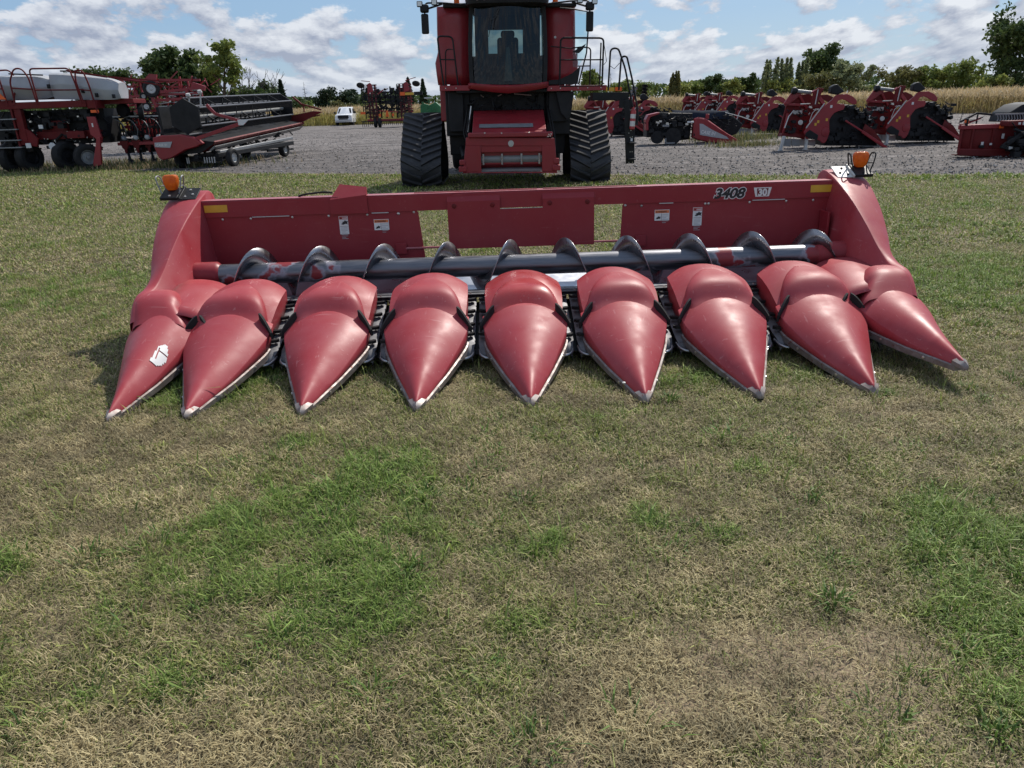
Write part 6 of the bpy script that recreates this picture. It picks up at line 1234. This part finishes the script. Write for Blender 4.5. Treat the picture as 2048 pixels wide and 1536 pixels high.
# ------------------------------------------------------------------ tall folded cultivator
CU = thing('folded_cultivator', 'tall folded red field cultivator with black tines and wheels in the air', 'cultivator', (-10.9, 75, float(gz(75))))
Z = float(gz(75))
for (x0, x1, sg) in ((-2.15, -1.05, -1), (1.25, 2.35, 1)):
    b = MB(); xs_ = (x0+.45, x0+.75, x1) if sg < 0 else (x0, x0+.35, x1-.35)
    for x in xs_: b.bar((x, 0, .6), (x, 0, 4.15-Z), .16, .14)
    for z in (1.0, 1.7, 2.4, 3.1, 3.8): b.bar((x0+.3, 0, z-Z*.3), (x1, 0, z-Z*.3), .09)
    b.prism([(x0+.4, 3.0), (x0+.45, 3.85), (x0+.7, 3.95), (x1-.25, 3.8), (x1-.15, 3.2)], 'y', -.2, -.1).bar((x0+.7 if sg < 0 else x0+.6, -.1, 4.05), (x0-.1 if sg < 0 else x1+.5, -.1, 4.15 if sg < 0 else 4.3), .06); b.build('wing_frame', 'red', CU, 20)
    tn = MB()
    for k in range(26): z = .9+.115*k; xa = x0+.6 if sg < 0 else x0+.3; tn.bar((xa-.5, -.15, z), (xa+.7, -.15, z+random.uniform(-.06, .06)), .05); tn.bar((xa-.5, -.15, z), (xa-.55, -.3, z-.12), .05)
    clutter(tn, 60, xa-.5, xa+.7, -.1, .5, .9, 3.6, .09, .5); tn.build('tines', 'black', CU, 0)
    b = MB(); [b.bar((random.uniform(xa-.5, xa+.6), -.12, z_), (random.uniform(xa-.5, xa+.6), -.1, z_+random.uniform(-.3, .3)), .06) for z_ in np.linspace(1., 3.5, 16)]; b.build('red_links', 'dkred', CU, 0)
    b = MB(); b.bar((x0-.15 if sg < 0 else x1-.1, -.1, 1.2), (x0-.15 if sg < 0 else x1-.1, -.1, 3.5), .07); [b.bar((x0-.15 if sg < 0 else x1-.4, -.1, 1.3+.3*k), (x0+.6 if sg < 0 else x1+.1, -.1, 1.3+.3*k), .06) for k in range(8)]; b.build('harrow_bars', 'black' if sg < 0 else 'red', CU, 0)
    o = MB().lathe([(-.12, .12), (-.13, .3), (-.06, .37), (.06, .37), (.13, .3), (.12, .12)], (x0-.2 if sg < 0 else x1+.5, -.2, 3.75), (.1, .5, 1), 22).build('gauge_wheel', 'rubber', CU, 40)
b = MB()
for z in (1.95, 2.6, 2.95, 3.4): b.bar((-1.3, .4, z-.3), (1.5, .4, z-.3), .13)
for x in (-.7, -.2, .3, .8): b.bar((x, .4, .8), (x, .4, 3.0 if x != .3 else 3.6), .13)
for k in range(30): x, z = random.uniform(-1.2, 1.4), random.uniform(1.5, 3.0); b.bar((x, .2, z), (x+random.uniform(-.3, .3), .2, z-random.uniform(.15, .4)), .06)
clutter(b, 130, -1.2, 1.5, .2, .8, 1.5, 3.4, .12, .5); b.build('shank_gang', 'black', CU, 20)
b = MB(); b.bar((-2.0, -.2, .65), (2.2, -.2, .62), .25, .2).bar((-1.0, -.1, 1.5), (1.1, -.1, 1.3), .09).bar((-.9, .0, 2.9), (-.3, .0, 3.3), .1).bar((-1.1, 0, .7), (-1.3, 0, 1.6), .12).bar((1.2, 0, .7), (1.4, 0, 1.6), .12); b.build('main_frame', 'red', CU, 20)
b = MB(); [b.bar((x, -.3, .65), (x+.05, -.42, .05 if abs(x) > 1.9 else .2), .05) for x in np.linspace(-2.5, 2.2, 26)]; b.bar((-2.6, -.3, .55), (2.3, -.3, .5), .08); b.build('rear_tines', 'black', CU, 0)
for x in (-1.25, -.85): wheel(x, -.2, .42, .3, 0, CU, 'black')
MB().prism([(-.22, 1.35-.42), (.12, 1.35-.42), (.02, 1.9-.42), (-.12, 1.9-.42)], 'y', -.4, -.38).build('slow_vehicle_triangle', 'hivis', CU, 0)
for x in (-.75, .5): MB().box(x-.1, x+.1, -.4, -.36, .95, 1.2).build('orange_lamp', 'hivis', CU, 0)
MB().box(-2.55, -2.1, -.4, -.38, 1.2, 1.42).build('orange_board', 'hivis', CU, 0); MB().box(1.3, 1.75, -.4, -.36, 2.75, 3.05).build('orange_board', 'hivis', CU, 0); MB().box(1.78, 2.6, -.4, -.36, 2.78, 3.0).build('yellow_board', 'yellow', CU, 0); MB().box(2.6, 3.4, -.3, -.1, 2.75, 3.05).build('beam', 'black', CU, 20)
# green machine half hidden behind the combine
GM = thing('green_farm_machine', 'small green farm machine half hidden between the folded cultivator and the combine', 'farm machine', (-6.7, 70, float(gz(70))))
MB().prism([(-.65, .5), (-.6, 1.9), (-.3, 2.0), (.2, 1.85), (.8, 2.1), (1.2, 1.7), (1.2, .6)], 'y', 0, 1.0).build('body', 'green', GM, 25, bevel=.06); wheel(-.3, -.1, .45, .35, .3, GM, 'yellow'); wheel(.8, -.1, .45, .35, .3, GM, 'yellow')
b = MB(); clutter(b, 30, -.6, 1.1, -.3, .1, .7, 2.2, .06, .4); b.bar((.2, 0, 1.9), (.2, 0, 2.7), .08); b.build('lift_linkage', 'green', GM, 20); MB().box(-.2, .5, -.1, .3, 2.4, 2.5).build('pale_panel', 'pale', GM, 20)
# ------------------------------------------------------------------ white pickup
PK = thing('pickup_truck', 'white pickup truck parked at the corn edge facing the camera', 'pickup', (-17.85, 88, float(gz(88))), math.radians(2))
def body(secs): return MB().loft(secs, cap=True, close=True)
def bs(y, w_, z0, z1, r=.12): return [(-w_, y, z0), (-w_-.02, y, (z0+z1)/2), (-w_+.03, y, z1-r*.4), (-w_+r, y, z1), (0, y, z1+.02), (w_-r, y, z1), (w_-.03, y, z1-r*.4), (w_+.02, y, (z0+z1)/2), (w_, y, z0)]
body([bs(0, .84, .5, .98), bs(.06, .92, .36, 1.10), bs(.5, .96, .34, 1.18), bs(1.35, .98, .34, 1.24), bs(1.9, .99, .34, 1.26), bs(3.4, .99, .34, 1.28)]).build('body', 'body_white', PK, 40)
cabm = body([[(-.86, 1.15, 1.2), (-.80, 1.2, 1.25), (0, 1.1, 1.26), (.80, 1.2, 1.25), (.86, 1.15, 1.2), (.86, 1.3, 1.2), (-.86, 1.3, 1.2)], [(-.84, 1.5, 1.5), (-.76, 1.5, 1.56), (0, 1.45, 1.58), (.76, 1.5, 1.56), (.84, 1.5, 1.5), (.86, 1.6, 1.2), (-.86, 1.6, 1.2)]])
q = []
for y, z, w_ in ((1.25, 1.24, .86), (1.95, 1.86, .72), (2.3, 1.93, .70), (3.0, 1.92, .70), (3.35, 1.80, .72), (3.45, 1.25, .86)): q.append([(-w_, y, z), (-w_*.5, y-.04, z+.02), (0, y-.05, z+.03), (w_*.5, y-.04, z+.02), (w_, y, z), (.93, y, 1.2), (-.93, y, 1.2)])
body(q).build('cab', 'body_white', PK, 30)
MB().add([(-.76, 1.30, 1.29), (.76, 1.30, 1.29), (.64, 1.86, 1.80), (-.64, 1.86, 1.80)], [(0, 1, 2, 3)]).build('windscreen', 'carglass', PK, 0, solid=-.02)
for s in (-1, 1): MB().add([(s*.945, 1.55, 1.30), (s*.945, 3.1, 1.30), (s*.80, 2.9, 1.80), (s*.80, 2.05, 1.80)], [(0, 1, 2, 3)]).build('side_window', 'carglass', PK, 0)
MB().box(-.99, -.80, 3.5, 5.6, .5, 1.28).box(.80, .99, 3.5, 5.6, .5, 1.28).box(-.99, .99, 5.5, 5.6, .5, 1.28).box(-.95, .95, 3.45, 5.55, .5, .62).box(-1.1, -.95, 4.0, 5.3, .7, 1.22).box(.95, 1.1, 4.0, 5.3, .7, 1.22).build('cargo_bed', 'body_white', PK, 30, bevel=.03)
MB().box(-.60, .60, -.04, .05, .76, 1.08).build('grille', 'black', PK, 25, bevel=.02); MB().box(-.86, .86, -.06, .1, .46, .60).build('bumper', 'pale', PK, 25, bevel=.03); MB().box(-.5, .5, -.03, .06, .64, .74).build('lower_intake', 'black', PK, 20)
for s in (-1, 1):
    MB().box(s*.72-.15, s*.72+.15, -.01, .12, .86, 1.04).build('headlight', 'lamp', PK, 25, bevel=.03); MB().box(s*1.12-.10, s*1.12+.10, 1.4, 1.5, 1.25, 1.48).build('door_mirror', 'black', PK, 25, bevel=.03)
    for y in (.95, 4.55): wheel(s*.86, y, .40, .28, 0, PK, 'grey')
